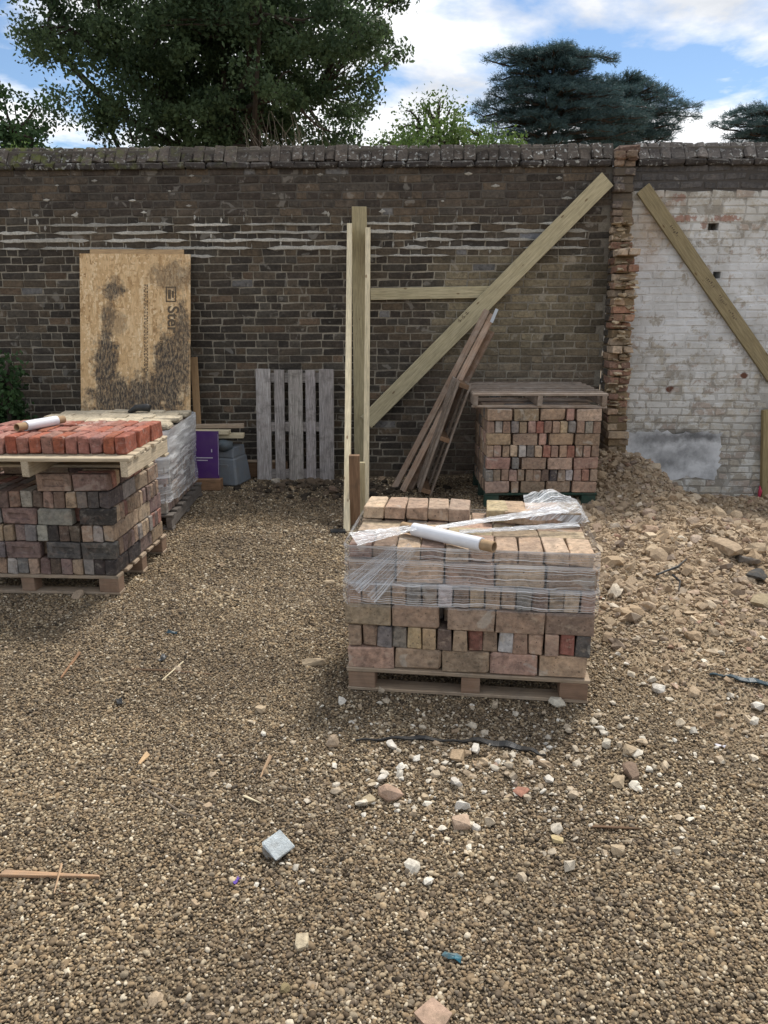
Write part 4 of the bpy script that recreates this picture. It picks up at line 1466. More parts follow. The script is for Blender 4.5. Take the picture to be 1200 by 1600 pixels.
def infill(Mf, boxes, mat, cols, label, nm='packed_bricks'):
    """bricks packed inside and behind a stack that cannot be told apart: boxes of (x0,x1,y0,y1,z,orientation)"""
    J = Joined()
    for (x0, x1, y0, y1, z, o) in boxes:
        sx, sy, sz = SIZE[o]
        nx_ = max(1, int(round((x1 - x0) / (sx + 0.004)))); ny_ = max(1, int(round((y1 - y0) / (sy + 0.004))))
        for i in range(nx_):
            for j in range(ny_):
                me, V, F = stack_mesh(mat)
                c = np.array(PAL[cols[RS.randint(len(cols))]]) * RS.uniform(0.75, 1.15)
                M = brick_matrix(Mf, x0 + (i + 0.5) * (x1 - x0) / nx_ + RS.uniform(-.004, .004), y0 + (j + 0.5) * (y1 - y0) / ny_, z + sz / 2, o, min(1, (x1 - x0) / nx_ / sx, (y1 - y0) / ny_ / sy) if False else 1.0, 0.6)
                J.add(V, F, M, c)
    return link(nm, J.mesh(nm), mat, kind='stuff', label=label, cat='bricks')


# ---- front stack, half wrapped in film
FS = frame(0.376, 3.2, 0, -0.123)
pallet('block_pallet', 'brown block pallet under the film-wrapped front brick stack', FS @ Matrix.Translation((0, -0.005, 0.0)), 1.1, 0.72, (M_PALLET, M_BLOCK, M_PALLET), 'block', 6)
CH = 0.1055
zf = 0.121
gF = 'bricks of the film-wrapped front stack'
X0, X1 = -0.545, 0.545


def labF(crs, what='brick'):
    return lambda i, c: f'{c} brick, {ORD[i]} from left in the {crs} course of the wrapped front stack'


course(FS, zf, 0, 'S', ['pinkish', 'tan', 'brown', 'pinkish', 'tan'], X0, X1 - 0.01, M_STACKBRICK, gF, labF('bottom'))
course(FS, zf + CH, 0, 'H', ['brown', 'brown', 'grey', 'grey', 'yellow', 'yellow', 'dark brown', 'tan', 'red', 'brown', 'white-faced', 'tan', 'pinkish', 'pinkish', 'red', 'dark grey'], X0, X1, M_STACKBRICK, gF, labF('second'), yj=0.014)
course(FS, zf + 2 * CH, -0.006, 'S', ['tan', 'brown', 'brown', 'tan', 'brown'], X0 - 0.012, X1 + 0.008, M_STACKBRICK, gF, labF('third'), gaps=((2, 0.024),))
course(FS, zf + 3 * CH, 0, 'H', ['tan', 'tan', 'tan', 'tan', 'grey', 'brown', 'white-faced', 'brown', 'buff', 'tan', 'tan', 'grey', 'brown', 'brown', 'buff', 'brown'], X0 - 0.005, X1 + 0.008, M_STACKBRICK, gF, labF('fourth'))
course(FS, zf + 4 * CH, 0, 'S', ['tan', 'buff', 'tan', 'buff', 'brown'], X0, X1 + 0.004, M_STACKBRICK, gF, labF('fifth'))
z6 = zf + 5 * CH
course(FS, z6, 0.012, 'h', ['brown', 'brown', 'tan', 'brown', 'tan', 'buff', 'tan', 'tan', 'buff', 'buff'], X0 + 0.005, X1 - 0.012, M_STACKBRICK, gF,
       lambda i, c: f'{c} brick laid flat, {ORD[i]} from left along the front stack top edge')
for r in range(2):
    course(FS, z6 - 0.004 * r, 0.235 + r * 0.107, 's', [['buff', 'tan', 'buff', 'tan', 'buff'], ['tan', 'buff', 'pinkish', 'buff', 'tan']][r], X0 + 0.01, X1 - 0.02, M_STACKBRICK, gF,
           lambda i, c, r=r: f'{c} brick, {ORD[i]} from left in the {["front", "rear"][r]} lengthways row on the front stack top')
course(FS, z6 + 0.068, 0.43, 'h', ['buff', 'tan', 'pinkish', 'buff', 'tan'], X0 + 0.01, -0.01, M_STACKBRICK, gF,
       lambda i, c: f'{c} loose brick, {ORD[i]} from left in the left rear row on the front stack top')
course(FS, z6 + 0.068, 0.42, 'h', ['yellow', 'tan', 'buff', 'tan', 'brown'], 0.075, X1 - 0.02, M_STACKBRICK, gF,
       lambda i, c: f'{c} brick, {ORD[i]} from left in the right rear row on the front stack top')
infill(FS, [(X0, X1, 0.43, 0.65, z6, 'h')] +
       [(X0 + 0.002, X1 - 0.01, 0.075, 0.65, zf + k * CH, 'S') for k in (0, 2, 4)] + [(X0, X1, 0.222, 0.65, zf + k * CH, 'H') for k in (1, 3)],
       M_STACKBRICK, ['tan', 'brown', 'buff', 'pinkish', 'grey'], 'reclaimed bricks packed inside the film-wrapped front stack')


# ---- film
def film_object(name, V, F, wrap, thick, mat, label, parent=None, cat='film'):
    me = mk_mesh(name, V, F, None, True)
    a = me.attributes.new('wrap', 'FLOAT_VECTOR', 'POINT'); a.data.foreach_set('vector', np.asarray(wrap, np.float32).ravel())
    b = me.attributes.new('thick', 'FLOAT', 'POINT'); b.data.foreach_set('value', np.asarray(thick, np.float32))
    me.materials.append(mat)
    if parent is None:
        return link(name, me, label=label, cat=cat)
    return link(name, me, parent=parent)


def ring_film(Mf, x0, x1, y0, y1, zs, off, thick_fn, amp, rng, lower=None, corner=0.02, step=0.02):
    """film wrapped round a stack: offs outward, lower edge uneven"""
    per = []
    def seg(a, b):
        n = max(2, int(math.hypot(b[0] - a[0], b[1] - a[1]) / step))
        for k in range(n): per.append((a[0] + (b[0] - a[0]) * k / n, a[1] + (b[1] - a[1]) * k / n))
    c = corner
    seg((x0 + c, y0), (x1 - c, y0)); seg((x1 - c, y0), (x1, y0 + c)); seg((x1, y0 + c), (x1, y1 - c)); seg((x1, y1 - c), (x1 - c, y1))
    seg((x1 - c, y1), (x0 + c, y1)); seg((x0 + c, y1), (x0, y1 - c)); seg((x0, y1 - c), (x0, y0 + c)); seg((x0, y0 + c), (x0 + c, y0))
    n = len(per); m_ = len(zs)
    V, W, T, F = [], [], [], []
    cx, cy = (x0 + x1) / 2, (y0 + y1) / 2
    A = np.array(Mf)
    for j, z in enumerate(zs):
        for i, (px, py) in enumerate(per):
            u = i * step
            nx_, ny_ = (px - cx) / abs(x1 - x0) * 2, (py - cy) / abs(y1 - y0) * 2
            if abs(nx_) > abs(ny_): nv = (math.copysign(1, nx_), 0)
            else: nv = (0, math.copysign(1, ny_))
            d = off(px, py, z) + amp * (float(fbm(u * 2.5 + 3, z * 22 + 7, 3)) - 0.5) * 2
            zz = z
            if j == 0 and lower is not None: zz = z + lower(u, px, py)
            p = A[:3, :3] @ np.array([px + nv[0] * d, py + nv[1] * d, zz]) + A[:3, 3]
            V.append(p); W.append((u, zz, 0)); T.append(thick_fn(px, py, zz))
    for j in range(m_ - 1):
        for i in range(n):
            k = (i + 1) % n
            F.append([j * n + i, j * n + k, (j + 1) * n + k, (j + 1) * n + i])
    W = np.array(W)
    return V, F, W, T


fr = np.random.RandomState(9)
zt = z6 + 0.066
g_ = lambda z, c, w: math.exp(-((z - c) / w) ** 2)
zs = list(np.linspace(zf + 3.15 * CH, zt + 0.004, 26))


def thick_glintF(px, py, z):  # bright glint lines painted in at course edges, where the film is doubled
    front = 1 if py < 0.01 else 0.7
    return front * (0.7 * g_(z, zf + 4 * CH, 0.005) + 0.6 * g_(z, zf + 5 * CH, 0.005) + 0.75 * g_(z, zt, 0.005)) + (0.02 if z > zf + 4.02 * CH else 0.0) * (0.6 + 0.8 * float(fbm(px * 3, z * 30)))


V, F, W_, T_ = ring_film(FS, X0 - 0.004, X1 + 0.004, -0.006, 0.665, zs, lambda x, y, z: 0.012 + 0.008 * (z < zf + 4 * CH), thick_glintF, 0.006, fr,
                         lambda u, x, y: 0.03 * (float(fbm(u * 3, 0.5)) - 0.5) - 0.02)
film = film_object('stretch_film', V, F, W_, T_, M_FILM, 'clear stretch film wound round the upper courses of the front brick stack')


def strand(Mf, p0, p1, w0, w1, side, rng, pleats=5, n=24, m_=26, sag=0.0, thick=0.1, lift=0.006):
    """a gathered, pleated tail of film between two points of a stack"""
    p0, p1, side = np.array(p0, float), np.array(p1, float), np.array(side, float)
    d = (p1 - p0); d /= np.linalg.norm(d)
    side = side - d * side.dot(d); side /= np.linalg.norm(side)
    nor = np.cross(d, side)
    if nor[2] < 0: nor = -nor
    A = np.array(Mf)
    V, W, T, F = [], [], [], []
    ph = rng.rand() * 6
    for i in range(n):
        t = i / (n - 1)
        w = w0 * (1 - t) + w1 * t
        for j in range(m_):
            s = j / (m_ - 1) - 0.5
            h = 0.35 * (0.25 * w / pleats + 0.004) * math.sin(s * 2 * math.pi * pleats + ph + 1.2 * math.sin(t * 5 + s * 4)) + 0.006 * (rng.rand() - 0.5)
            p = p0 + (p1 - p0) * t + side * w * s + nor * (h + lift - sag * math.sin(math.pi * t))
            V.append(A[:3, :3] @ p + A[:3, 3]); W.append((t * 0.6 + ph, s * 1.2 * (0.5 + w), 0)); T.append(thick * (0.5 + rng.rand()))
    for i in range(n - 1):
        for j in range(m_ - 1):
            F.append([i * m_ + j, i * m_ + j + 1, (i + 1) * m_ + j + 1, (i + 1) * m_ + j])
    return V, F, W, T


for (p0, p1, w0, w1, side, pl, th) in (
        ((-0.52, 0.03, zt + 0.012), (-0.2, 0.16, zt + 0.05), 0.17, 0.03, (0, 1, 0.1), 7, 0.1),          # fan to the roll, across the top left
        ((-0.25, -0.012, zt + 0.005), (-0.46, -0.028, zf + 3.6 * CH), 0.05, 0.14, (1, 0, 0), 6, 0.0),     # diagonal pull marks on the front
        ((-0.32, -0.012, zt + 0.005), (-0.52, -0.028, zf + 3.9 * CH), 0.03, 0.10, (1, 0, 0), 5, 0.02),
        ((-0.16, 0.2, zt + 0.03), (0.44, 0.44, zt + 0.075), 0.05, 0.12, (0, 1, 0), 6, 0.12),               # tail to the rear right corner
        ((-0.05, 0.17, zt + 0.02), (0.5, 0.33, zt + 0.03), 0.03, 0.05, (0, 1, 0.2), 4, 0.15)):
    strd = strand(FS, p0, p1, w0, w1, side, fr, pl, thick=th)
    film_object('film_tail', *strd, M_FILM_BUNCH, None, film)
# crumpled bunch over the rear right bricks
n1, n2 = 26, 22
V, W_, T_, F = [], [], [], []
A = np.array(FS)
for i in range(n1):
    for j in range(n2):
        s, t = i / (n1 - 1), j / (n2 - 1)
        x = 0.26 + 0.3 * s; y = 0.40 + 0.29 * t
        e = min(s, 1 - s, t, 1 - t)
        peak = 0.055 * math.exp(-((s - 0.42) / 0.25) ** 2 - ((t - 0.8) / 0.4) ** 2)
        z = zt + 0.075 + peak + 0.03 * (float(fbm(s * 7, t * 7 + 3, 3)) - 0.4) - (0.05 * (1 - e / 0.12) if e < 0.12 and (s > 0.8 or t < 0.2) else 0)
        p = A[:3, :3] @ np.array([x, y, z]) + A[:3, 3]
        V.append(p); W_.append((s * 0.5 + t * 0.2, t * 0.8 - s * 0.5, 0)); T_.append(0.02 + 0.12 * fr.rand())
for i in range(n1 - 1):
    for j in range(n2 - 1):
        F.append([i * n2 + j, i * n2 + j + 1, (i + 1) * n2 + j + 1, (i + 1) * n2 + j])
film_object('film_bunch', V, F, W_, T_, M_FILM_BUNCH, None, film)


def film_roll(p0, p1, label, r_core=0.024, r_film=0.0305):
    p0, p1 = Vector(p0), Vector(p1)
    d = (p1 - p0); L = d.length
    t = thing('film_roll', label, 'roll', (p0 + p1) / 2, d.to_track_quat('X', 'Z').to_euler(), 'film rolls')
    n = 28
    # hollow core
    V, F = [], []
    xs = [-L / 2, L / 2]
    for r in (r_core, r_core - 0.005):
        for x in xs:
            for k in range(n):
                a = 2 * math.pi * k / n; V.append((x, r * math.cos(a), r * math.sin(a)))
    for k in range(n):
        q = (k + 1) % n
        F += [[k, q, n + q, n + k], [2 * n + k, 3 * n + k, 3 * n + q, 2 * n + q], [k, 2 * n + k, 2 * n + q, q], [n + k, n + q, 3 * n + q, 3 * n + k]]
    link('cardboard_core', mk_mesh('cardboard_core', V, F, None, False), M_CARD, t)
    V, F = [], []
    prof = [(-L / 2 + 0.065, r_core + 0.0006), (-L / 2 + 0.066, r_film), (-L / 6, r_film * 1.01), (L / 6, r_film * 0.99), (L / 2 - 0.062, r_film), (L / 2 - 0.061, r_core + 0.0006)]
    for (x, r) in prof:
        for k in range(n):
            a = 2 * math.pi * k / n; V.append((x, r * math.cos(a), r * math.sin(a)))
    for i in range(len(prof) - 1):
        for k in range(n):
            q = (k + 1) % n; F.append([i * n + k, i * n + q, (i + 1) * n + q, (i + 1) * n + k])
    link('wound_film', mk_mesh('wound_film', V, F, None, False), M_ROLLFILM, t)
    return t


film_roll(on_ground(629, 823, zt + 0.034), on_ground(772, 855, zt + 0.034), 'roll of stretch film with cardboard core lying on the wrapped front stack')

# ---- left stack of dark bricks
LS = frame(-1.655, 4.49, 0, -0.05)          # origin: front right corner
pallet('block_pallet', 'brown block pallet under the dark brick stack at the left edge', LS @ Matrix.Translation((-0.585, -0.01, 0)), 1.2, 0.92, (M_PALLET, M_BLOCK, M_PALLET), 'block', 7, 0.088)
zl, CL = 0.129, 0.107
gL = 'bricks of the dark stack at the left edge'
LM = {k: -0.075 * k for k in range(20)}


def row_from_right(Mf, z, y0, o, names, xr, mat, group, lab, pitch, frogs=(), skip=()):
    x = xr
    i = 0
    for k in range(len(names) + len(skip)):
        if k in skip:
            x -= 0.035; continue
        w = SIZE[o][0]
        put_brick(Mf, x - w / 2, y0 + SIZE[o][1] / 2 + RS.uniform(-0.008, 0.008), z + SIZE[o][2] / 2, o, names[i], lab(i + 1, names[i]), mat, group, 'frog' if i in frogs else 'plain')
        x -= pitch; i += 1


def labL(crs):
    return lambda i, c: f'{c} brick, {ORD[i]} from the right in the {crs} course of the left dark stack'


row_from_right(LS, zl, 0, 'H', ['black', 'black', 'grey', 'tan', 'mauve', 'dark brown', 'mauve', 'tan', 'grey', 'pale grey', 'brown', 'brown', 'mauve'], 0, M_DARKSTACK, gL, labL('bottom'), 0.0695)
row_from_right(LS, zl + CL, 0, 'S', ['dark grey', 'dark grey', 'mauve', 'grey'], 0.01, M_DARKSTACK, gL, labL('second'), 0.222, (0, 1, 2), (2,))
row_from_right(LS, zl + 2 * CL, 0, 'H', ['tan', 'pale grey', 'buff', 'dark brown', 'dark brown', 'black', 'pale grey', 'grey', 'mauve', 'brown', 'tan', 'brown', 'grey'], 0.006, M_DARKSTACK, gL, labL('third'), 0.0695)
row_from_right(LS, zl + 3 * CL, 0, 'S', ['black', 'grey', 'mauve', 'grey'], 0.012, M_DARKSTACK, gL, labL('fourth'), 0.222, (2,), (1,))
row_from_right(LS, zl + 4 * CL, 0, 'H', ['dark grey', 'dark grey', 'grey', 'tan', 'dark brown', 'brown', 'dark brown', 'pale grey', 'brown', 'mauve', 'grey', 'grey'], 0, M_DARKSTACK, gL, labL('fifth'), 0.0695)
row_from_right(LS, zl + 5 * CL, 0, 'S', ['mauve', 'brown'], 0.0, M_DARKSTACK, gL, labL('top'), 0.226, (1,))
SIDEL = [['black', 'mauve', 'brown'], ['buff', 'tan', 'mauve'], ['pale grey', 'tan', 'brown']]
for q in range(3):
    for r in range(3):
        put_brick(LS, -BH / 2, 0.222 * (r + 1) + BL / 2, zl + 2 * q * CL + BW / 2, 'H', SIDEL[q][r], f'{SIDEL[q][r]} brick side-on, {ORD[r + 2]} from front corner, {["bottom", "third", "fifth"][q]} course, left dark stack', M_DARKSTACK, gL)
infill(LS, [(-0.96, -0.07, 0.222, 0.86, zl + 2 * k * CL, 'H') for k in range(3)] + [(-0.98, 0.0, 0.075, 0.86, zl + (2 * k + 1) * CL, 'S') for k in range(2)] +
       [(-0.9, 0.0, 0.45, 0.86, zl + 5 * CL, 'S'), (-0.22, 0.0, 0.075, 0.44, zl + 5 * CL, 'S'), (-1.12, -1.0, 0.2, 0.86, zl + 5 * CL, 'S')], M_DARKSTACK, ['mauve', 'brown', 'tan', 'pale red', 'grey', 'buff', 'dark brown'],
       'dark bricks packed inside and behind the left stack')

# pallet of red bricks on top
zr = zl + 6 * CL + 0.003
RSF = frame(-1.455, 4.30, zr, -0.012)
pallet('stringer_pallet', 'pale new pallet carrying red bricks on top of the left dark stack', RSF @ Matrix.Translation((-0.6, 0, 0)), 1.2, 0.8, (M_NEWPALLET, M_NEWPALLET, M_NEWPALLET), 'stringer', 7, 0.092, bw=0.09, base_rows=(1, 2))
zrb = 0.018 + 0.092 + 0.02 + 0.002
gR = 'red bricks on the pallet at the left edge'
for r in range(3):
    nms = [['brick-red', 'brick-red', 'pale red', 'red', 'red', 'brick-red', 'pale red', 'brick-red', 'red', 'brick-red', 'pale red', 'red', 'brick-red'],
           ['brick-red', 'red', 'red', 'brick-red', 'red', 'pale red', 'red', 'red', 'brick-red', 'red', 'red', 'red', 'red', 'red'],
           ['brick-red', 'red', 'brick-red', 'red', 'pale red', 'red', 'red', 'brick-red', 'red', 'red', 'red', 'red', 'red', 'red']][r]
    row_from_right(RSF, zrb, 0.105 + r * 0.225, 'H', nms, -0.05 + 0.01 * r, M_REDBRICK, gR,
                   lambda i, c, r=r: f'{c} brick, {ORD[i]} from the right in the {["front", "middle", "rear"][r]} row on the pale pallet', 0.0715)
o0 = RSF @ Vector((0, 0, zrb + BW))
film_roll(on_ground(26, 668, o0.z + 0.031), on_ground(99, 655, o0.z + 0.031), 'roll of stretch film lying on the red bricks at left')

# ---- wrapped stack behind it with pale bricks on top
WS = frame(-1.73, 5.93, 0, 0.03)
pallet('stringer_pallet', 'dark weathered pallet under the film-shrouded stack behind the red bricks', WS @ Matrix.Translation((-0.56, -0.02, 0)), 1.2, 1.2, (M_DARKPALLET, M_DARKPALLET, M_DARKPALLET), 'stringer', 7, 0.09)
zw = 0.131
nW = 6
infill(WS, [(-1.1, 0, 0, 1.12, zw + k * 0.107, 'H' if k % 2 else 'S') for k in range(nW)], M_DARKSTACK, ['mauve', 'dark brown', 'brown', 'grey', 'pale grey'], 'bricks packed under the film of the shrouded rear stack')
gP = 'pale bricks on top of the film-shrouded stack'
V, F = cbox(0.228, 0.17, 0.045, 0.006, 0.003, RS, 0.3)
pmesh = []
for k in range(5):
    V, F = cbox(0.228, 0.165, 0.045, 0.006, 0.004, RS, 0.4); me = mk_mesh('pale_brick', V, F); me.materials.append(M_PALEBRICK); pmesh.append(me)
zp = zw + nW * 0.107
for r in range(6):
    for cI in range(5):
        x = -0.115 - cI * 0.229 + (0.06 if r % 2 else 0) - 0.05; y = 0.1 + r * 0.178
        M = WS @ Matrix.Translation((x, y, zp + 0.026 + RS.uniform(-0.002, 0.012))) @ Euler((RS.uniform(-.03, .03), RS.uniform(-.03, .03), RS.uniform(-.04, .04))).to_matrix().to_4x4()
        link('pale_brick', pmesh[RS.randint(5)], None, color=np.array(PAL['pale yellow']) * RS.uniform(0.7, 1.1), mw=M, cat='brick', group=gP,
             label=f'pale yellow flat brick, {ORD[cI + 1]} from right, {ORD[r + 1]} row from the front, on the shrouded stack')
zs = list(np.linspace(0.2, zp + 0.03, 30))
V, F, W_, T_ = ring_film(WS, -1.115, 0.012, -0.012, 1.14, zs, lambda x, y, z: 0.012 + 0.05 * max(0, (z - 0.45)) * (1 if x > -0.05 else 0.3), lambda x, y, z: 0.03 + 0.33 * smooth(0.42, 0.7, z) + 0.3 * g_(z, 0.52, 0.008), 0.012, fr,
                         lambda u, x, y: 0.14 * (float(fbm(u * 2.2, 1.5)) - 0.5), 0.05)
film_object('stretch_film', V, F, W_, T_, M_FILM_SIDE, 'slack cloudy stretch film shrouding the stack behind the red bricks')
p = on_ground(216, 629, zp + 0.08)
d = WS @ Vector((-0.42, 0.9, zp + 0.085))
V, F = tube([(d.x - 0.09, d.y, d.z - 0.03), (d.x - 0.02, d.y, d.z + 0.01), (d.x + 0.07, d.y + 0.02, d.z + 0.012), (d.x + 0.1, d.y + 0.02, d.z)], [0.015, 0.03, 0.036, 0.03], 10)
link('black_glove', mk_mesh('black_glove', V, F, None, True), M_BLACKPL, label='small black crumpled object lying on the pale bricks', cat='object')

# ---- right rear stack
BS = frame(1.395, 6.66, 0, 0.0)
pallet('block_pallet', 'green painted pallet under the rear brick stack by the stub', BS @ Matrix.Translation((0.0, 0.0, 0)), 1.0, 0.95, (M_GREENWOOD, M_GREENWOOD, M_GREENWOOD), 'block', 6, 0.09)
zb, CB = 0.131, 0.1075
gB = 'bricks of the rear stack beside the stub'
BX0, BX1 = -0.495, 0.495


def labB(crs):
    return lambda i, c: f'{c} brick, {ORD[i]} from left in the {crs} course of the rear right stack'


def mixed_course(z, seq, lab):
    tot = sum(SIZE[o][0] for o, _ in seq); sp = (BX1 - BX0 - tot) / (len(seq) - 1)
    x = BX0
    for i, (o, c) in enumerate(seq):
        put_brick(BS, x + SIZE[o][0] / 2, SIZE[o][1] / 2 + RS.uniform(-0.01, 0.01), z + BW / 2, o, c, lab(i + 1, c), M_STACKBRICK, gB)
        x += SIZE[o][0] + sp


Hs = lambda s: [('H', c) for c in s]
mixed_course(zb, [('S', 'pinkish'), ('H', 'brown'), ('S', 'brown'), ('S', 'tan'), ('S', 'pinkish')], labB('bottom'))
mixed_course(zb + CB, Hs(['grey', 'brown', 'brown', 'pinkish', 'brown', 'brown', 'brown', 'dark brown', 'dark grey', 'brown', 'white-faced', 'brown', 'pale red', 'brown']), labB('second'))
mixed_course(zb + 2 * CB, [('S', 'pinkish'), ('H', 'grey'), ('S', 'brown'), ('S', 'tan'), ('S', 'pinkish')], labB('third'))
mixed_course(zb + 3 * CB, Hs(['tan', 'pinkish', 'tan', 'buff', 'white-faced', 'grey', 'buff', 'red', 'brown', 'tan', 'red', 'brown', 'pinkish', 'brown']), labB('fourth'))
mixed_course(zb + 4 * CB, [('S', 'yellow'), ('S', 'tan'), ('H', 'pinkish'), ('S', 'brown'), ('S', 'brown')], labB('fifth'))
mixed_course(zb + 5 * CB, Hs(['brown', 'pale grey', 'brown', 'grey', 'brown', 'pinkish', 'red', 'brown', 'tan', 'buff', 'grey', 'brown', 'grey', 'brown']), labB('sixth'))
mixed_course(zb + 6 * CB, [('S', 'tan'), ('S', 'brown'), ('S', 'tan'), ('H', 'pinkish'), ('S', 'buff')], labB('top'))
infill(BS, [(BX0, BX1, 0.075, 0.86, zb + 2 * k * CB, 'S') for k in range(4)] + [(BX0, BX1, 0.225, 0.86, zb + (2 * k + 1) * CB, 'H') for k in range(3)], M_STACKBRICK, ['brown', 'tan', 'pinkish', 'grey'],
       'reclaimed bricks packed inside the rear stack by the stub')
pallet('stringer_pallet', 'weathered slatted pallet lying on top of the rear brick stack', frame(1.35, 6.66, zb + 7 * CB + 0.001, -0.02), 1.17, 1.05, (M_OLDBOARD, M_OLDBOARD, M_OLDBOARD), 'stringer', 7, 0.09, bw=0.07)
# pallet on edge leaning on that stack, seen from its side
ax = Vector((0.34, 0.02, 1.0)).normalized(); ay = Vector((0, 1, 0)); ay = (ay - ax * ay.dot(ax)).normalized(); az = ax.cross(ay)
M = Matrix((ax, ay, az)).transposed().to_4x4()
M.translation = Vector((0.44, 6.93, 0.03)) + ax * 0.54 - az * 0.0
pallet('stringer_pallet', 'brown pallet stood on edge leaning against the left side of the rear stack', M, 1.08, 0.78, (M_OLDBOARD, M_BROWN, M_OLDBOARD), 'stringer', 5, 0.09)
for (px, py, off, tz, wd, lab, c) in ((616, 764, 7.6, 1.70, 0.11, 'long brown board at the left of the leaning bundle before the dark brace', (1, 1, 1)),
                                      (629, 768, 7.55, 1.66, 0.1, 'longest paler board in the middle of the leaning bundle', (1.25, 1.22, 1.2)),
                                      (641, 765, 7.62, 1.50, 0.1, 'short dark brown board behind the leaning bundle', (0.7, 0.62, 0.55))):
    b = gpt(px, py)
    k = (tz / 1.7)
    tp = Vector((b.x + 0.90 * k, 7.72, tz))
    beam_between('leaning_board', tp, b, 0.062, 0.03, M_LEANBOARD, (-0.35, -0.9, 0.2), label=lab, cat='board', group='leaning boards', color=c)
p = on_wall(773, 492, 0.36)
beam_between('metal_strap', p + Vector((0.02, 0, 0.055)), p + Vector((-0.03, 0.0, -0.07)), 0.03, 0.004, M_GALV, (0, -1, 0), label='short galvanised strap at the head of the leaning boards', cat='strap')

# ---- grey weathered pallet leaning on the wall
b0 = gpt(467, 741)
gp = thing('upright_pallet', 'silver grey weathered pallet standing upright against the dark wall', 'pallet', (b0.x, 7.79, b0.z - 0.01), (-0.13, 0, WANG + 0.02), 'wooden pallets')
for z in (0.075, 0.56, 1.06):
    board('rail', 0.785, 0.1, 0.085, M_GREYWOOD, gp, (0, 0.06, z), (math.pi / 2, 0, 0), (0.8, 0.78, 0.76))
x = -0.399
for w, g in ((0.15, 0.038), (0.105, 0.038), (0.147, 0.032), (0.1, 0.036), (0.152, 0)):
    board('slat', 1.14, w, 0.02, M_GREYWOOD, gp, (x + w / 2, 0.006, 0.572 + rnd.uniform(-0.008, 0.008)), (0, -math.pi / 2, math.pi / 2), (1, rnd.uniform(0.95, 1), rnd.uniform(0.93, 1)))
    x += w + g

# ---- strand board sheets
V, F = cbox(1.12, 0.018, 2.3, 0.001, 0.0008, RS)
me = mk_mesh('strand_board', V + np.array([0, 0, 1.29]), F)
lean = 0.2
tw = on_wall(211, 397, 0.07)
osb = link('strand_board', me, M_OSB, loc=(0, 0, 0), rot=(-lean, 0.008, WANG), label='mildew-stained strand board sheet with printed lettering leaning on the dark wall', cat='board')
R_ = osb.rotation_euler.to_matrix()
osb.location = tw - R_ @ Vector((0, 0, 2.44))
V, F = cbox(0.95, 0.018, 2.3, 0.001, 0.0008, RS)
me = mk_mesh('strand_board', V + np.array([0, 0, 1.29]), F)
o2 = link('strand_board', me, M_OSB2, rot=(-lean + 0.012, 0.006, WANG), label='second board behind the stained sheet, showing only its top edge', cat='board')
tw2 = on_wall(214, 390, 0.045)
o2.location = tw2 - o2.rotation_euler.to_matrix() @ Vector((0, 0, 2.44))
beam_between('plywood_strip', on_wall(303, 558, 0.09), on_wall(312, 720, 0.42), 0.075, 0.015, M_OSB2, wn_, label='narrow brown board strip standing right of the stained sheet', cat='strip', color=(0.75, 0.7, 0.66))


def lettering(parent, text, size, loc, mat, name='lettering', rot=(math.pi / 2, math.pi / 2, 0), bold=0.0):
    cu = bpy.data.curves.new(name, 'FONT'); cu.body = text; cu.size = size; cu.extrude = 0.0006; cu.offset = bold
    tmp = bpy.data.objects.new(name, cu); COL.objects.link(tmp)
    dg = bpy.context.evaluated_depsgraph_get()
    me = bpy.data.meshes.new_from_object(tmp.evaluated_get(dg))
    bpy.data.objects.remove(tmp)
    me.materials.clear(); me.materials.append(mat)
    return link(name, me, None, parent, loc, rot)


# reads downwards: glyphs turned a quarter clockwise
lettering(osb, 'Ster', 0.16, (0.335, -0.0105, 1.93), M_INK, bold=0.004)
lettering(osb, 'Ster', 0.07, (0.25, -0.0105, 1.62), M_INK)
J = Joined()
for (x, z, w, h) in ((0.365, 2.115, 0.1, 0.012), (0.365, 1.975, 0.1, 0.012), (0.318, 2.045, 0.012, 0.15), (0.412, 2.045, 0.012, 0.15), (0.35, 2.045, 0.03, 0.09), (0.385, 2.045, 0.02, 0.07)):
    V, F = cbox(w, 0.0012, h, 0.0002); J.add(V + np.array([x, -0.0102, z]), F)
link('printed_emblem', J.mesh('printed_emblem'), M_INK, osb, kind='stuff')
J = Joined()
pr = random.Random(4)
for col_ in range(3):
    z = 2.14
    while z > 1.28:
        h = pr.uniform(0.008, 0.03)
        V, F = cbox(pr.uniform(0.006, 0.011), 0.001, h, 0.0002); J.add(V + np.array([0.095 + 0.016 * col_, -0.0102, z - h / 2]), F)
        z -= h + pr.uniform(0.006, 0.02)
link('small_print', J.mesh('small_print'), M_INK, osb, kind='stuff')

# ---- purple panel, tub and off-cuts
b = on_ground(333, 767)
beam_between('timber_block', (b.x - 0.32, b.y + 0.07, 0.055), (b.x + 0.075, b.y + 0.06, 0.055), 0.105, 0.12, M_BROWN, (0, -1, 0.02), label='brown timber block under the purple panel', cat='timber', color=(1.25, 1.2, 1.15))
pb = thing('purple_panel', 'purple printed panel standing on a block beside the shrouded stack', 'panel', (b.x - 0.12, b.y + 0.08, 0.11), (-0.1, 0.02, 0.05))
V, F = cbox(0.34, 0.012, 0.46, 0.001); me = mk_mesh('panel_sheet', V + np.array([0, 0, 0.23]), F)
sheet_ = link('panel_sheet', me, M_PURPLE, pb)
J = Joined()
for (x, z, w, h) in ((0.03, 0.2, 0.16, 0.008), (0.01, 0.175, 0.1, 0.008), (0.1, 0.27, 0.01, 0.03), (0.164, 0.23, 0.003, 0.4)):
    V, F = cbox(w, 0.001, h, 0.0002); J.add(V + np.array([x, -0.0068, z]), F)
link('white_print', J.mesh('white_print'), M_WHITEPRINT, sheet_, kind='stuff')

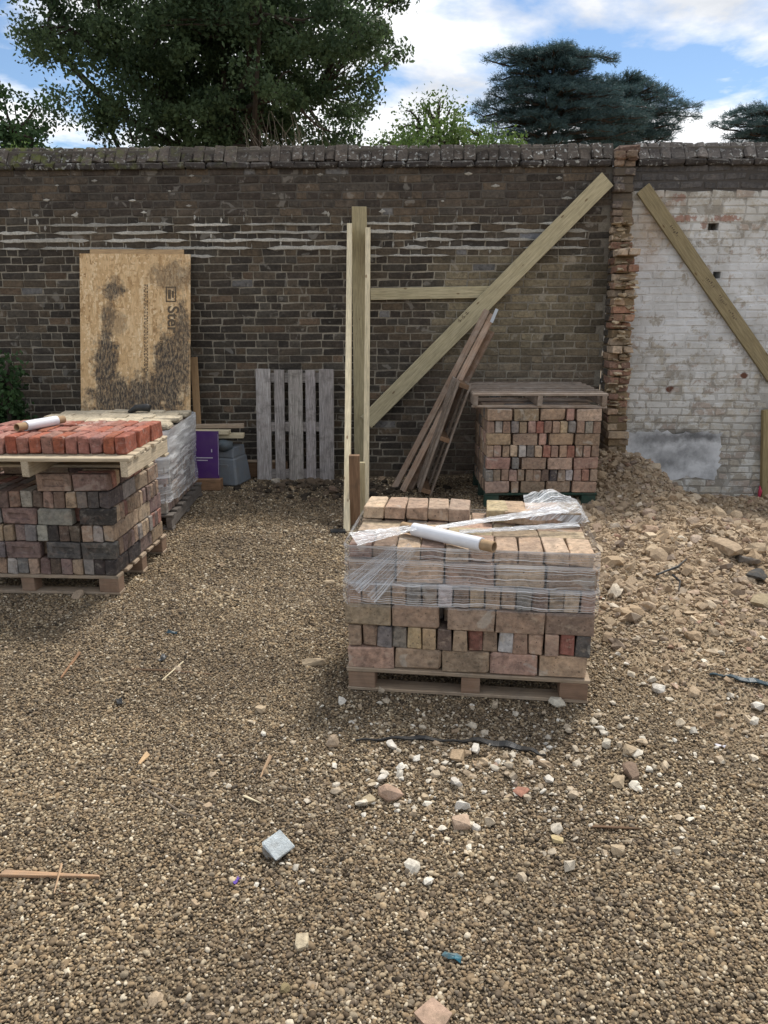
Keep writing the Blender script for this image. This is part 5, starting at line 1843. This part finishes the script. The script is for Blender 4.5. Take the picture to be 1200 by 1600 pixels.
tb = thing('grey_tub', 'upturned grey plastic tub under timber off-cuts beside the purple panel', 'tub', (-1.575, 7.66, 0), (0, 0, -0.25))


def taper_box(w0, d0, w1, d1, h, z0, mat, name, parent, bev=0.02):
    V, F = cbox(1, 1, 1, 0.06)
    V = V.copy()
    t = V[:, 2] + 0.5
    V[:, 0] *= w0 * (1 - t) + w1 * t; V[:, 1] *= d0 * (1 - t) + d1 * t; V[:, 2] = z0 + t * h
    return link(name, mk_mesh(name, V, F), mat, parent)


tub_wall = taper_box(0.33, 0.36, 0.27, 0.3, 0.28, 0.0, M_TUB, 'tub_wall', tb)
taper_box(0.25, 0.28, 0.24, 0.27, 0.1, 0.28, M_TUB, 'tub_foot', tb)
taper_box(0.22, 0.02, 0.2, 0.02, 0.2, 0.02, M_TUB, 'side_flap', tub_wall).location = (-0.02, -0.17, 0)
V, F = tube([(-0.1, -0.1, 0.39), (0.02, -0.13, 0.4), (0.1, -0.1, 0.4)], [0.05, 0.062, 0.045], 9)
link('rolled_rim', mk_mesh('rolled_rim', V, F, None, True), M_TUB, tb, color=(0.45, 0.5, 0.5))
zc = 0.46
for i, (x, y, L, w, r, mt, lab) in enumerate(((-1.66, 7.66, 0.5, 0.1, 0.05, M_PALEWOOD, 'lowest pale timber off-cut on the grey tub'),
                                           (-1.72, 7.62, 0.36, 0.095, -0.06, M_PALEWOOD, 'short pale timber off-cut, middle of the pile on the grey tub'),
                                           (-1.68, 7.74, 0.52, 0.07, 0.1, M_PALLET, 'brown timber off-cut on top of the pile on the grey tub'))):
    board('timber_offcut', L, w, 0.042, mt, None, (x, y, zc + 0.021), (0, 0, r), label=lab, cat='timber', group='timber off-cuts')
    zc += 0.043
beam_between('timber_baulk', (-1.5, 7.9, 0.09), (-1.0, 7.88, 0.09), 0.16, 0.1, M_BROWN, (0, -1, 0), label='dark brown beam lying at the wall foot behind the grey pallet', cat='timber', color=(0.6, 0.58, 0.55))
board('timber_lath', 0.42, 0.06, 0.02, M_PALLET, None, (-1.28, 7.86, 0.182), (0, 0, 0.02), label='thin lath lying on the dark beam behind the grey pallet', cat='timber')

# ------------------------------------------------------------------ loose stones and litter on the ground
def stone(px, py, size, col, label, shape=(1.2, 0.9, 0.6), seed=0, cat='stone', mat=None, smooth_=False, rz=None, blocky=0.3, sink=0.25, n=22):
    r = np.random.RandomState(seed + 100)
    V, F = hull_rock(r, shape[0] * size / 2, shape[1] * size / 2, shape[2] * size / 2, n, blocky)
    p = gpt(px, py)
    zmin = V[:, 2].min()
    me = mk_mesh('stone', V, F, None, False)
    a = r.rand() * 6.28 if rz is None else rz
    return link('stone' if cat == 'stone' else cat.replace(' ', '_'), me, mat or M_STONE, loc=(p.x, p.y, p.z - zmin * (1 - sink) + 0.004), rot=(0, 0, a), color=col, label=label, cat=cat, group='loose stones')


TAN, WHT, PNK, BRN = (0.42, 0.33, 0.22), (0.6, 0.56, 0.49), (0.42, 0.29, 0.21), (0.2, 0.14, 0.1)
stone(490, 1040, 0.115, TAN, 'long flat tan stone on the gravel left of the front pallet', (1.15, 0.5, 0.4), 1, rz=0.1)
stone(407, 1113, 0.06, TAN, 'small squarish tan stone on open gravel, left of the front stack', (1, 0.85, 0.6), 2)
stone(520, 1168, 0.06, (0.45, 0.35, 0.25), 'rounded upright tan stone at the left end of the black strip', (0.9, 0.8, 1.1), 3, smooth_=True, blocky=0.0, n=40)
stone(324, 1008 + 0, 0.028, TAN, 'tiny tan stone on gravel between the left and front stacks', (1, 0.9, 0.7), 4)
stone(514, 912, 0.075, TAN, 'flat tan stone beside the wrapped stack, left of its upper half', (1.2, 0.6, 0.35), 5, rz=0.1)
stone(596, 1083, 0.05, (0.48, 0.4, 0.3), 'tan stone against the left block of the front pallet', (1.1, 0.8, 0.7), 6)
stone(870, 1104, 0.075, (0.58, 0.53, 0.43), 'pale round stone before the right block of the front pallet', (1.1, 0.8, 0.65), 7, blocky=0, n=36)
stone(612, 1170, 0.06, WHT, 'white stone lying against the left half of the black strip', (1.2, 0.8, 0.6), 8)
stone(743, 1175, 0.055, WHT, 'white stone below the middle of the black strip', (1.3, 0.7, 0.6), 9)
stone(597, 1222, 0.05, WHT, 'white stone just above the pinkish cobble', (1, 0.9, 0.7), 10)
stone(610, 1248, 0.092, PNK, 'pinkish tan cobble in the pale chips before the front stack', (1.1, 0.85, 0.6), 11, blocky=0.0, n=40)
stone(577, 1255, 0.065, (0.42, 0.34, 0.22), 'buff stone touching the left side of the pinkish cobble', (1, 0.95, 0.5), 12)
stone(620, 1262, 0.03, WHT, 'small white chip just below the pinkish cobble', (1, 0.9, 0.6), 13)
stone(721, 1292, 0.085, (0.44, 0.32, 0.23), 'angular pink-tan stone nearest the camera among the pale chips', (1.1, 0.9, 0.6), 14)
stone(744, 1298, 0.045, WHT, 'white stone touching the right side of the angular pink-tan stone', (0.7, 1.0, 0.5), 15)
stone(722, 1265, 0.06, WHT, 'white stone behind the angular pink-tan stone', (1.2, 0.8, 0.6), 16)
stone(712, 1228, 0.06, (0.5, 0.46, 0.4), 'grey-white stone in the middle of the pale chips', (1.2, 0.8, 0.6), 17)
stone(856, 1222, 0.05, WHT, 'white stone right of the red brick fragment', (1.2, 0.8, 0.6), 18)
stone(664, 1248, 0.035, TAN, 'small tan stone right of the pinkish cobble', (1, 0.9, 0.6), 19)
stone(1030, 1082, 0.075, WHT, 'pale cream stone on gravel right of the front pallet', (1.1, 0.8, 0.7), 20)
stone(985, 1213, 0.1, BRN, 'dark brown flattened stone right of the black strip', (1.2, 0.7, 0.5), 21, blocky=0, n=36)
stone(966, 1228, 0.07, TAN, 'tan stone just below the dark brown flattened stone', (1.2, 0.8, 0.6), 22)
stone(948, 1168, 0.055, (0.52, 0.47, 0.38), 'pale stone between the black strip and the dark brown stone', (1, 0.8, 0.8), 23)
stone(985, 1178, 0.075, TAN, 'tan stone behind the dark brown flattened stone', (1.1, 0.9, 0.6), 24)
stone(1182, 1108, 0.065, WHT, 'cream stone at the right edge below the blue-black strap', (1.1, 0.9, 0.6), 25)
stone(965, 1335, 0.055, TAN, 'tan stone alone on gravel in the right foreground', (1.1, 0.9, 0.7), 26)
stone(1055, 1332, 0.045, (0.45, 0.38, 0.28), 'small tan stone farthest right in the right foreground', (1, 0.9, 0.6), 27)
stone(870, 1316, 0.05, (0.5, 0.4, 0.22), 'yellowish stone on gravel below the red brick fragment', (0.9, 1, 0.5), 28)
stone(472, 1478, 0.06, (0.5, 0.42, 0.29), 'cream angular stone alone in the near left gravel', (1.1, 0.9, 0.6), 29)
stone(676, 1597, 0.085, PNK, 'pinkish stone cut off by the bottom edge', (1.2, 1, 0.7), 30)
stone(763, 1410, 0.035, TAN, 'small flat tan stone below the pale chips in the near gravel', (1.4, 0.7, 0.5), 31)
stone(445, 1550, 0.033, (0.24, 0.19, 0.1), 'olive brown pebble in the near gravel by the bottom edge', (1, 0.9, 0.7), 32, blocky=0, n=36)
stone(816, 1240, 0.075, (0.3, 0.15, 0.105), 'red brick fragment lying flat among pale chips', (1.1, 0.9, 0.25), 33, 'brick fragment', M_STUBBRICK)
stone(465, 745, 0.16, (0.24, 0.18, 0.14), 'brown broken brick lying in the dark soil below the grey pallet', (1.2, 0.7, 0.5), 34, 'brick fragment', M_STUBBRICK)
stone(430, 757, 0.12, (0.5, 0.44, 0.36), 'pale mortar lump in soil below the grey pallet', (0.9, 0.7, 0.7), 35)
stone(520, 768, 0.17, (0.16, 0.11, 0.08), 'dark brown broken brick in soil left of the raking props', (1.3, 0.6, 0.4), 36, 'brick fragment', M_STUBBRICK)
for i, (px, py, s_, c, lab) in enumerate(((1135, 862, 0.28, (0.36, 0.27, 0.18), 'large tilted tan slab in the rubble by the right edge'),
                                   (1185, 905, 0.2, (0.06, 0.058, 0.055), 'dark grey broken lump at the right edge of the rubble'),
                                   (1168, 880, 0.15, (0.16, 0.14, 0.12), 'grey-brown lump behind the dark grey lump at right edge'),
                                   (1190, 945, 0.17, (0.3, 0.24, 0.15), 'buff lump below the dark grey lump at right edge'),
                                   (1050, 890, 0.11, (0.44, 0.36, 0.26), 'tan lump in the middle of the rubble, right of the wrapped stack'),
                                   (1085, 930, 0.09, (0.38, 0.28, 0.2), 'pinkish lump in rubble near the dark root'),
                                   (960, 950, 0.07, (0.52, 0.45, 0.35), 'pale rounded stone beside the right side of wrapped stack'))):
    stone(px, py, s_, c, lab, (1.3, 0.8, 0.4), 50 + i)

# white concrete lump
p = gpt(432, 1330)
cl = thing('concrete_lump', 'broken concrete lump with a clean pale blue-white face on the near gravel', 'concrete', (p.x, p.y, p.z - 0.004), (0.45, -0.25, 0.75))
cl.scale = (0.8, 0.8, 0.8)
V, F = cbox(0.088, 0.095, 0.018, 0.003, 0.007, np.random.RandomState(8), 0.3)
link('pale_face', mk_mesh('pale_face', V + np.array([0, 0, 0.07]), F), M_CONCRETE, cl)
V, F = hull_rock(np.random.RandomState(19), 0.062, 0.066, 0.06, 30, 0.55)
link('broken_body', mk_mesh('broken_body', V + np.array([-0.004, 0.0, 0.022]), F), M_CONCRETE2, cl)


def stick(pxs, rads, mat, label, name='twig', cat='twig', lift=0.008, group='sticks and splinters', flat=1.0, n=6):
    pts = []
    for (x, y) in pxs:
        q = gpt(x, y); pts.append((q.x, q.y, q.z + lift))
    V, F = tube(pts, rads, n)
    if flat != 1.0:
        zc_ = np.mean([q[2] for q in pts]); V[:, 2] = zc_ + (V[:, 2] - zc_) * flat
    return link(name, mk_mesh(name, V, F), mat, label=label, cat=cat, group=group)


def splinter(a, b, w, t_, mat, label, lift=0.01, color=None):
    p0, p1 = gpt(*a), gpt(*b)
    p0.z += lift; p1.z += lift
    o = beam_between('wood_splinter', p0, p1, w, t_, mat, (0, -0.3, 1), label=label, cat='wood', group='sticks and splinters', color=color)
    for v in o.data.vertices:
        if v.co.x > 0:
            v.co.y = v.co.y * 0.35 + w * 0.1; v.co.z *= 0.6
        else:
            v.co.y *= 0.85
            v.co.x += v.co.y * 0.8
    return o


splinter((4, 1371), (156, 1377), 0.022, 0.02, M_PALLET, 'split length of reddish wood at the left edge of the near gravel', 0.014, (1.3, 1.05, 0.85))
splinter((98, 1362), (86, 1408), 0.008, 0.008, M_PALLET, 'thin splinter lying across the split reddish wood', 0.03, (1.3, 1.1, 0.9))
splinter((95, 1398), (118, 1402), 0.007, 0.006, M_BROWN, 'short brown splinter below the split reddish wood', 0.01)
splinter((423, 1183), (406, 1219), 0.018, 0.008, M_PALLET, 'tapering brown splinter on open gravel above the concrete lump', 0.01, (1.1, 0.95, 0.8))
splinter((381, 1248), (408, 1260), 0.013, 0.008, M_PALEWOOD, 'short pale splinter on gravel above the concrete lump', 0.012)
splinter((232, 1180), (216, 1197), 0.035, 0.008, M_PALLET, 'flat chip of pale wood on the left gravel', 0.01, (1.3, 1.15, 0.9))
splinter((287, 1038), (253, 1067), 0.01, 0.008, M_PALEWOOD, 'short pale stick crossing the long thin brown stick', 0.014)
splinter((125, 1022), (95, 1062), 0.02, 0.01, M_BROWN, 'brown stick lying at the left, below the dark stack', 0.01, (1.5, 1.4, 1.3))
stick([(205, 1048), (260, 1050), (330, 1056)], [0.004, 0.006, 0.004], M_BROWN, 'long thin brown stick on gravel between the left and front stacks')
stick([(218, 1229), (255, 1253), (285, 1274), (318, 1280)], [0.003, 0.004, 0.004, 0.002], M_TWIG, 'curved dry twig on the left gravel, the lower of two')
stick([(222, 1227), (270, 1244), (310, 1256), (350, 1272)], [0.003, 0.0035, 0.003, 0.002], M_TWIG, 'dry twig on the left gravel, the upper of two')
stick([(1025, 905), (1058, 892), (1072, 880)], [0.006, 0.008, 0.004], M_BLACKPL, 'dark root sticking out of the rubble right of the wrapped stack', 'root', 'root', 0.03)
stick([(1050, 905), (1062, 915), (1060, 930)], [0.008, 0.006, 0.004], M_BLACKPL, 'short dark forked root in the rubble below the longer root', 'root', 'root', 0.03)
splinter((925, 1296), (1000, 1300), 0.016, 0.01, M_BROWN, 'dark brown splinter beside the lone stones in the right foreground', 0.012)


def strip(pxs, widths, mat, label, name, cat, th=0.006, lift=0.018):
    pts = [gpt(x, y) for x, y in pxs]
    # resample
    P, Wd = [], []
    for i in range(len(pts) - 1):
        for s in np.linspace(0, 1, 6)[:-1]:
            P.append(pts[i].lerp(pts[i + 1], s)); Wd.append(widths[i] * (1 - s) + widths[i + 1] * s)
    P.append(pts[-1]); Wd.append(widths[-1])
    V, F = [], []
    for i, p in enumerate(P):
        t = (P[min(i + 1, len(P) - 1)] - P[max(i - 1, 0)]).normalized()
        sd = t.cross(Vector((0, 0, 1))).normalized()
        tw_ = 0.22 * math.sin(i * 0.45)
        h = float(ground_h(p.x, p.y)) + lift + 0.004 * math.sin(i * 1.3)
        for e in (-1, 1):
            q = Vector((p.x, p.y, h)) + sd * e * Wd[i] / 2 + Vector((0, 0, e * tw_ * Wd[i] * 0.4))
            V += [tuple(q), (q.x, q.y, q.z - th)]
    for i in range(len(P) - 1):
        a, b = i * 4, (i + 1) * 4
        F += [[a, a + 2, b + 2, b], [a + 1, b + 1, b + 3, a + 3], [a, b, b + 1, a + 1], [a + 2, a + 3, b + 3, b + 2]]
    F += [[0, 1, 3, 2], [len(V) - 4, len(V) - 2, len(V) - 1, len(V) - 3]]
    return link(name, mk_mesh(name, V, F, None, False), mat, label=label, cat=cat)


strip([(556, 1162), (605, 1159), (655, 1158), (700, 1163), (740, 1161), (790, 1168), (830, 1177), (853, 1187)], [0.008, 0.014, 0.02, 0.012, 0.026, 0.034, 0.026, 0.008], M_BLACKPL, 'torn black plastic strip lying on the ground before the front stack', 'plastic_strip', 'strip')
strip([(1108, 1058), (1135, 1060), (1170, 1068), (1215, 1074)], [0.014, 0.026, 0.03, 0.03], M_BLUEPL, 'blue-black plastic strap on the rubble at the right edge', 'plastic_strap', 'strap')
for (px, py, s_, mt, lab) in ((707, 1500, 0.04, M_TEAL, 'torn teal plastic scrap in the near gravel'), (370, 1379, 0.022, M_VIOLET, 'tiny violet foil scrap in the near gravel'),
                             (270, 991, 0.05, M_BLUEPL, 'small blue-grey plastic scrap left of the front stack'), (254, 1032, 0.05, M_BLACKPL, 'small black plastic scrap above the thin brown stick'),
                             (187, 1100, 0.05, M_BLACKPL, 'thin black plastic scrap on the left gravel'), (1125, 1168, 0.03, M_WHITEPRINT, 'curled white plastic scrap on gravel at the right')):
    p = gpt(px, py)
    r = np.random.RandomState(int(px))
    V, F = [], []
    for i in range(4):
        for j in range(3):
            V.append(((i / 3 - 0.5) * s_ * (1.2 + 0.3 * r.rand()), (j / 2 - 0.5) * s_ * 0.5, s_ * 0.35 * r.rand()))
    nb = len(V)
    V += [(a, b_, c_ - 0.002) for a, b_, c_ in V]
    for i in range(3):
        for j in range(2):
            q = [i * 3 + j, (i + 1) * 3 + j, (i + 1) * 3 + j + 1, i * 3 + j + 1]
            F.append(q); F.append([k + nb for k in q][::-1])
    ring = [0, 3, 6, 9, 10, 11, 8, 5, 2, 1]
    for k in range(len(ring)):
        a, b_ = ring[k], ring[(k + 1) % len(ring)]
        F.append([a, a + nb, b_ + nb, b_])
    link('plastic_scrap', mk_mesh('plastic_scrap', V, F), mt, loc=(p.x, p.y, p.z + 0.006), rot=(0, 0, r.rand() * 3), label=lab, cat='scrap', group='plastic scraps')
# black foot plate beside the left raking prop
b = gpt(528, 832)
board('foot_plate', 0.12, 0.08, 0.02, M_BLACKPL, None, (b.x, b.y, b.z + 0.012), (0, 0, 0.1), label='small dark plate at the foot of the left raking prop', cat='plate')

# ------------------------------------------------------------------ trees beyond the wall
def leaf_mesh(name, P, S, rng, mat, shade, aspect=0.6, up=None):
    """one small folded-flat leaf face per point"""
    n = len(P)
    d = rng.normal(size=(n, 3)); d /= np.linalg.norm(d, axis=1)[:, None]
    if up is not None:
        d = d * (1 - up[1]) + np.array(up[0]) * up[1]; d /= np.linalg.norm(d, axis=1)[:, None]
    e = rng.normal(size=(n, 3)); e -= d * (e * d).sum(1)[:, None]; e /= np.linalg.norm(e, axis=1)[:, None]
    S = S[:, None]
    V = np.stack([P - d * S, P + e * S * aspect - d * S * 0.1, P + d * S, P - e * S * aspect - d * S * 0.1], 1).reshape(-1, 3)
    F = np.arange(n * 4).reshape(n, 4)
    col = np.repeat(np.clip(shade, 0, 1), 4)
    return mk_mesh_np(name, V, F, np.stack([col, col, col], 1))


def limb(J, a, b, ra, rb, rng, bend=0.12, n=6, sides=6):
    a, b = np.array(a, float), np.array(b, float)
    L = np.linalg.norm(b - a)
    m_ = rng.normal(size=3) * bend * L
    pts, rad = [], []
    for k in range(n + 1):
        t = k / n
        pts.append(a * (1 - t) + b * t + m_ * math.sin(math.pi * t) + rng.normal(size=3) * 0.015 * L * (0 < k < n))
        rad.append(ra * (1 - t) + rb * t)
    V, F = tube(pts, rad, sides, False)
    J.add(V, F)
    return pts


def broad_tree(name, label, base, trunk_top, cen, rad, n_clump, per, leaf, mat, seed, trunk_r=0.3, clump=0.5, n_limb=14, fill=0.45):
    rng = np.random.RandomState(seed)
    t = thing(name, label, 'tree', base)
    base = np.array(base, float); cen = np.array(cen, float); rad = np.array(rad, float)
    v = rng.normal(size=(n_clump, 3)); v /= np.linalg.norm(v, axis=1)[:, None]
    lump = 0.78 + 0.42 * np.array([float(fbm(q[0] * 2.3 + seed, q[1] * 2.3 + q[2] * 1.9 + 9, 3)) for q in v])
    r = rng.rand(n_clump) ** fill * lump
    C = cen + v * r[:, None] * rad
    J = Joined()
    top = np.array(trunk_top, float)
    pts = limb(J, base, top, trunk_r, trunk_r * 0.55, rng, 0.03, 8, 9)
    order = rng.permutation(n_clump)
    ends = []
    for k in range(n_limb):
        a = pts[4 + rng.randint(5)]
        b = C[order[k]]
        lp = limb(J, a, b, trunk_r * 0.42, 0.03, rng, 0.1, 7, 6)
        ends += lp[2:]
    ends = np.array(ends)
    for k in range(n_limb, min(n_clump, n_limb * 16)):
        b = C[order[k]]
        i = np.argmin(((ends - b) ** 2).sum(1))
        limb(J, ends[i], b, 0.045, 0.008, rng, 0.1, 4, 4)
    tm = J.mesh('trunk')
    for me_ in (tm,):
        vv = np.empty(len(me_.vertices) * 3, np.float32); me_.vertices.foreach_get('co', vv)
        vv = vv.reshape(-1, 3) - base; me_.vertices.foreach_set('co', vv.ravel().astype(np.float32))
    link('trunk', tm, M_BARK, t)
    cs = clump * (0.6 + 0.8 * rng.rand(n_clump))
    P = np.repeat(C, per, 0) + np.clip(rng.normal(size=(n_clump * per, 3)), -1.9, 1.9) * np.repeat(cs, per)[:, None] * np.array([1, 1, 0.75]) * 0.45
    tone = np.repeat(rng.rand(n_clump) * 0.6, per) + rng.rand(len(P)) * 0.4
    S = leaf * (0.6 + 0.8 * rng.rand(len(P)))
    link('crown', leaf_mesh('crown', P - base, S, rng, mat, tone), mat, t)
    return t


def at_dist(px, py, Y):
    d = view_dir(px, py); k = Y / d.y
    return np.array([d.x * k, Y, CAM_H + d.z * k])


c1 = at_dist(330, 85, 21); ex = at_dist(640, 85, 21)
broad_tree('oak_tree', 'large dark broadleaf tree whose crown fills the sky at upper left', (c1[0] + 0.6, 21, 0), (c1[0] + 0.3, 21, 5.8), (c1[0] + 0.25, 21, 8.3), (4.65, 3.4, 4.2), 720, 200, 0.052, M_OAK, 4, 0.3, 0.47, 18, 0.45)
c2 = at_dist(30, 190, 17)
broad_tree('small_tree', 'smaller green tree at the left edge over the wall', (c2[0], 17, 0), (c2[0], 17, 3.6), (c2[0] - 0.2, 17, 4.6), (1.0, 1.1, 1.5), 60, 110, 0.05, M_IVY, 8, 0.1, 0.34, 8)
c3 = at_dist(655, 195, 13)
broad_tree('leafy_bush', 'light green bushy shrub rising behind the wall between oak and cedar', (c3[0], 13, 0), (c3[0], 13, 2.6), (c3[0] + 0.1, 13, 3.75), (1.0, 0.8, 0.85), 80, 150, 0.03, M_LIGHTLEAF, 12, 0.06, 0.3, 8)
c4 = at_dist(775, 200, 13.5)
broad_tree('leafy_bush', 'light green low shrub behind the wall at the foot of the cedar', (c4[0], 13.5, 0), (c4[0], 13.5, 2.6), (c4[0], 13.5, 3.85), (0.55, 0.6, 0.6), 34, 140, 0.028, M_LIGHTLEAF, 13, 0.05, 0.25, 6)
c5 = at_dist(665, 165, 16)
broad_tree('sapling', 'thin pale sapling showing between the oak and the cedar', (c5[0], 16, 0), (c5[0] + 0.2, 16, 4.2), (c5[0] + 0.25, 16, 4.9), (0.95, 0.6, 0.85), 44, 46, 0.032, M_LIGHTLEAF, 14, 0.05, 0.3, 9)
c6 = at_dist(20, 225, 9.6)
broad_tree('leafy_bush', 'yellow-green growth topping the wall at the left edge', (c6[0], 9.6, 0), (c6[0], 9.6, 2.4), (c6[0] - 0.15, 9.6, 3.1), (0.6, 0.5, 0.42), 34, 110, 0.02, M_LIGHTLEAF, 15, 0.04, 0.2, 6)
# bare twigs behind the coping
tr = np.random.RandomState(6)
tw = thing('bare_shrub', 'bundle of bare twigs poking above the coping below the oak', 'shrub', at_dist(430, 214, 9.0) * np.array([1, 1, 0]))
J = Joined()
for k in range(42):
    a = at_dist(405 + 50 * tr.rand(), 232, 9.0); b = at_dist(370 + 120 * tr.rand(), 165 + 45 * tr.rand(), 9.0)
    limb(J, (a[0] * 0.6 + b[0] * 0.1, 9.0 + 0.2 * tr.rand(), 2.3), (b[0], 9.0 + 0.3 * tr.rand(), b[2]), 0.005, 0.0015, tr, 0.09, 5, 3)
me = J.mesh('twigs'); vv = np.empty(len(me.vertices) * 3, np.float32); me.vertices.foreach_get('co', vv)
me.vertices.foreach_set('co', (vv.reshape(-1, 3) - np.array(tw.location)).ravel().astype(np.float32))
link('twigs', me, M_TWIG, tw, kind='stuff')


def cedar(name, label, px_trunk, Y, tiers, seed, tr_r=0.35):
    """cedar: flat spreading tiers of needles on level limbs; tiers of (px_left, px_right, py_top_of_tier)"""
    rng = np.random.RandomState(seed)
    base = at_dist(px_trunk, 215, Y); base[2] = 0
    t = thing(name, label, 'tree', base)
    J = Joined()
    ztop = max(at_dist(px_trunk, py, Y)[2] for _, _, py in tiers)
    pts = limb(J, base, (base[0], Y, ztop), tr_r, 0.06, rng, 0.01, 12, 9)
    P, S, T, D = [], [], [], []
    for (pl, pr_, py) in tiers:
        a = at_dist(pl, py, Y); b = at_dist(pr_, py, Y)
        zt_ = a[2]
        nb = 15
        for k in range(nb):
            ang = 2 * math.pi * (k + rng.rand() * 0.7) / nb
            ca, sa = math.cos(ang), math.sin(ang)
            reach = (b[0] - base[0]) * max(ca, 0) + (base[0] - a[0]) * max(-ca, 0)
            reach = abs(reach)
            ry = 0.55 * (b[0] - a[0]) / 2
            tip = np.array([base[0] + math.copysign(reach, ca) * abs(ca) ** 0.3 * (0.62 + 0.46 * rng.rand()), Y + sa * ry * (0.7 + 0.4 * rng.rand()), zt_ - 0.12 + rng.normal() * 0.1])
            root = np.array([base[0], Y, zt_ - 0.1 - 0.25 * rng.rand()])
            lp = limb(J, root, tip, 0.075, 0.015, rng, 0.05, 8, 5)
            L = np.linalg.norm(tip - root)
            ax_ = (tip - root) / L
            sd = np.cross(ax_, [0, 0, 1]); sd /= np.linalg.norm(sd) + 1e-9
            n = int(150 * L / 3.0) + 40
            u = rng.rand(n) ** 0.65
            w = (rng.rand(n) - 0.5) * 2 * (0.16 + 0.26 * np.sin(np.pi * np.clip(u, 0, 1)) * min(L, 3.5) * 0.5)
            # sprays: short rows of needles that rise and point outwards
            O = root + (tip - root) * u[:, None] + sd * w[:, None]
            O[:, 2] += 0.2 * np.sin(u * np.pi) + rng.normal(size=n) * 0.05 - 0.16 * np.abs(w)
            dirs = ax_ * 0.75 + sd * (np.sign(w) * 0.6)[:, None] + np.array([0, 0, 0.2]) + rng.normal(size=(n, 3)) * 0.24
            dirs /= np.linalg.norm(dirs, axis=1)[:, None]
            ln = 0.14 + 0.2 * rng.rand(n)
            q = 9
            for s in range(q):
                Pp = O + dirs * (ln * s / q)[:, None] + rng.normal(size=(n, 3)) * 0.022
                P.append(Pp); S.append((0.075 * (1 - 0.5 * s / q)) * (0.7 + 0.6 * rng.rand(n))); T.append(rng.rand(n) * 0.5 + 0.5 * rng.rand())
                D.append(dirs + rng.normal(size=(n, 3)) * 0.55)
    P = np.concatenate(P); S = np.concatenate(S); T = np.concatenate(T); D = np.concatenate(D)
    D /= np.linalg.norm(D, axis=1)[:, None]
    e = rng.normal(size=P.shape); e -= D * (e * D).sum(1)[:, None]; e /= np.linalg.norm(e, axis=1)[:, None]
    V = np.stack([P - e * S[:, None] * 0.16, P + e * S[:, None] * 0.16, P + D * S[:, None] * 1.6], 1).reshape(-1, 3) - base
    F = np.arange(len(V)).reshape(-1, 3)
    c = np.repeat(T, 3)
    link('crown', mk_mesh_np('crown', V, F, np.stack([c, c, c], 1)), M_CEDAR, t)
    me = J.mesh('trunk'); vv = np.empty(len(me.vertices) * 3, np.float32); me.vertices.foreach_get('co', vv)
    me.vertices.foreach_set('co', (vv.reshape(-1, 3) - base).ravel().astype(np.float32))
    link('trunk', me, M_BARK, t)


cedar('cedar_tree', 'tall dark cedar with flat layered branches right of centre behind the wall', 858, 30,
      [(765, 905, 84), (790, 960, 92), (770, 940, 112), (760, 950, 132), (745, 1000, 150), (740, 1010, 168), (745, 1005, 188), (750, 1000, 208), (755, 980, 232)], 31, 0.3)
cedar('cedar_tree', 'broad lower cedar right of the taller cedar, its limbs drooping right', 965, 32,
      [(890, 1020, 128), (880, 1075, 144), (875, 1095, 161), (900, 1098, 180), (900, 1085, 198), (905, 1060, 216), (905, 1050, 236)], 32, 0.3)
cedar('cedar_tree', 'small part of a cedar showing at the far right edge', 1215, 34, [(1120, 1290, 172), (1112, 1300, 190), (1125, 1300, 208), (1130, 1300, 226)], 33, 0.25)

# evergreen shrub at the left edge before the wall
broad_tree('evergreen_shrub', 'dark evergreen shrub at the left edge against the wall', (-3.85, 7.75, 0), (-3.85, 7.75, 0.6), (-3.92, 7.75, 0.75), (0.36, 0.28, 0.56), 80, 60, 0.028, M_IVY, 41, 0.03, 0.16, 10)
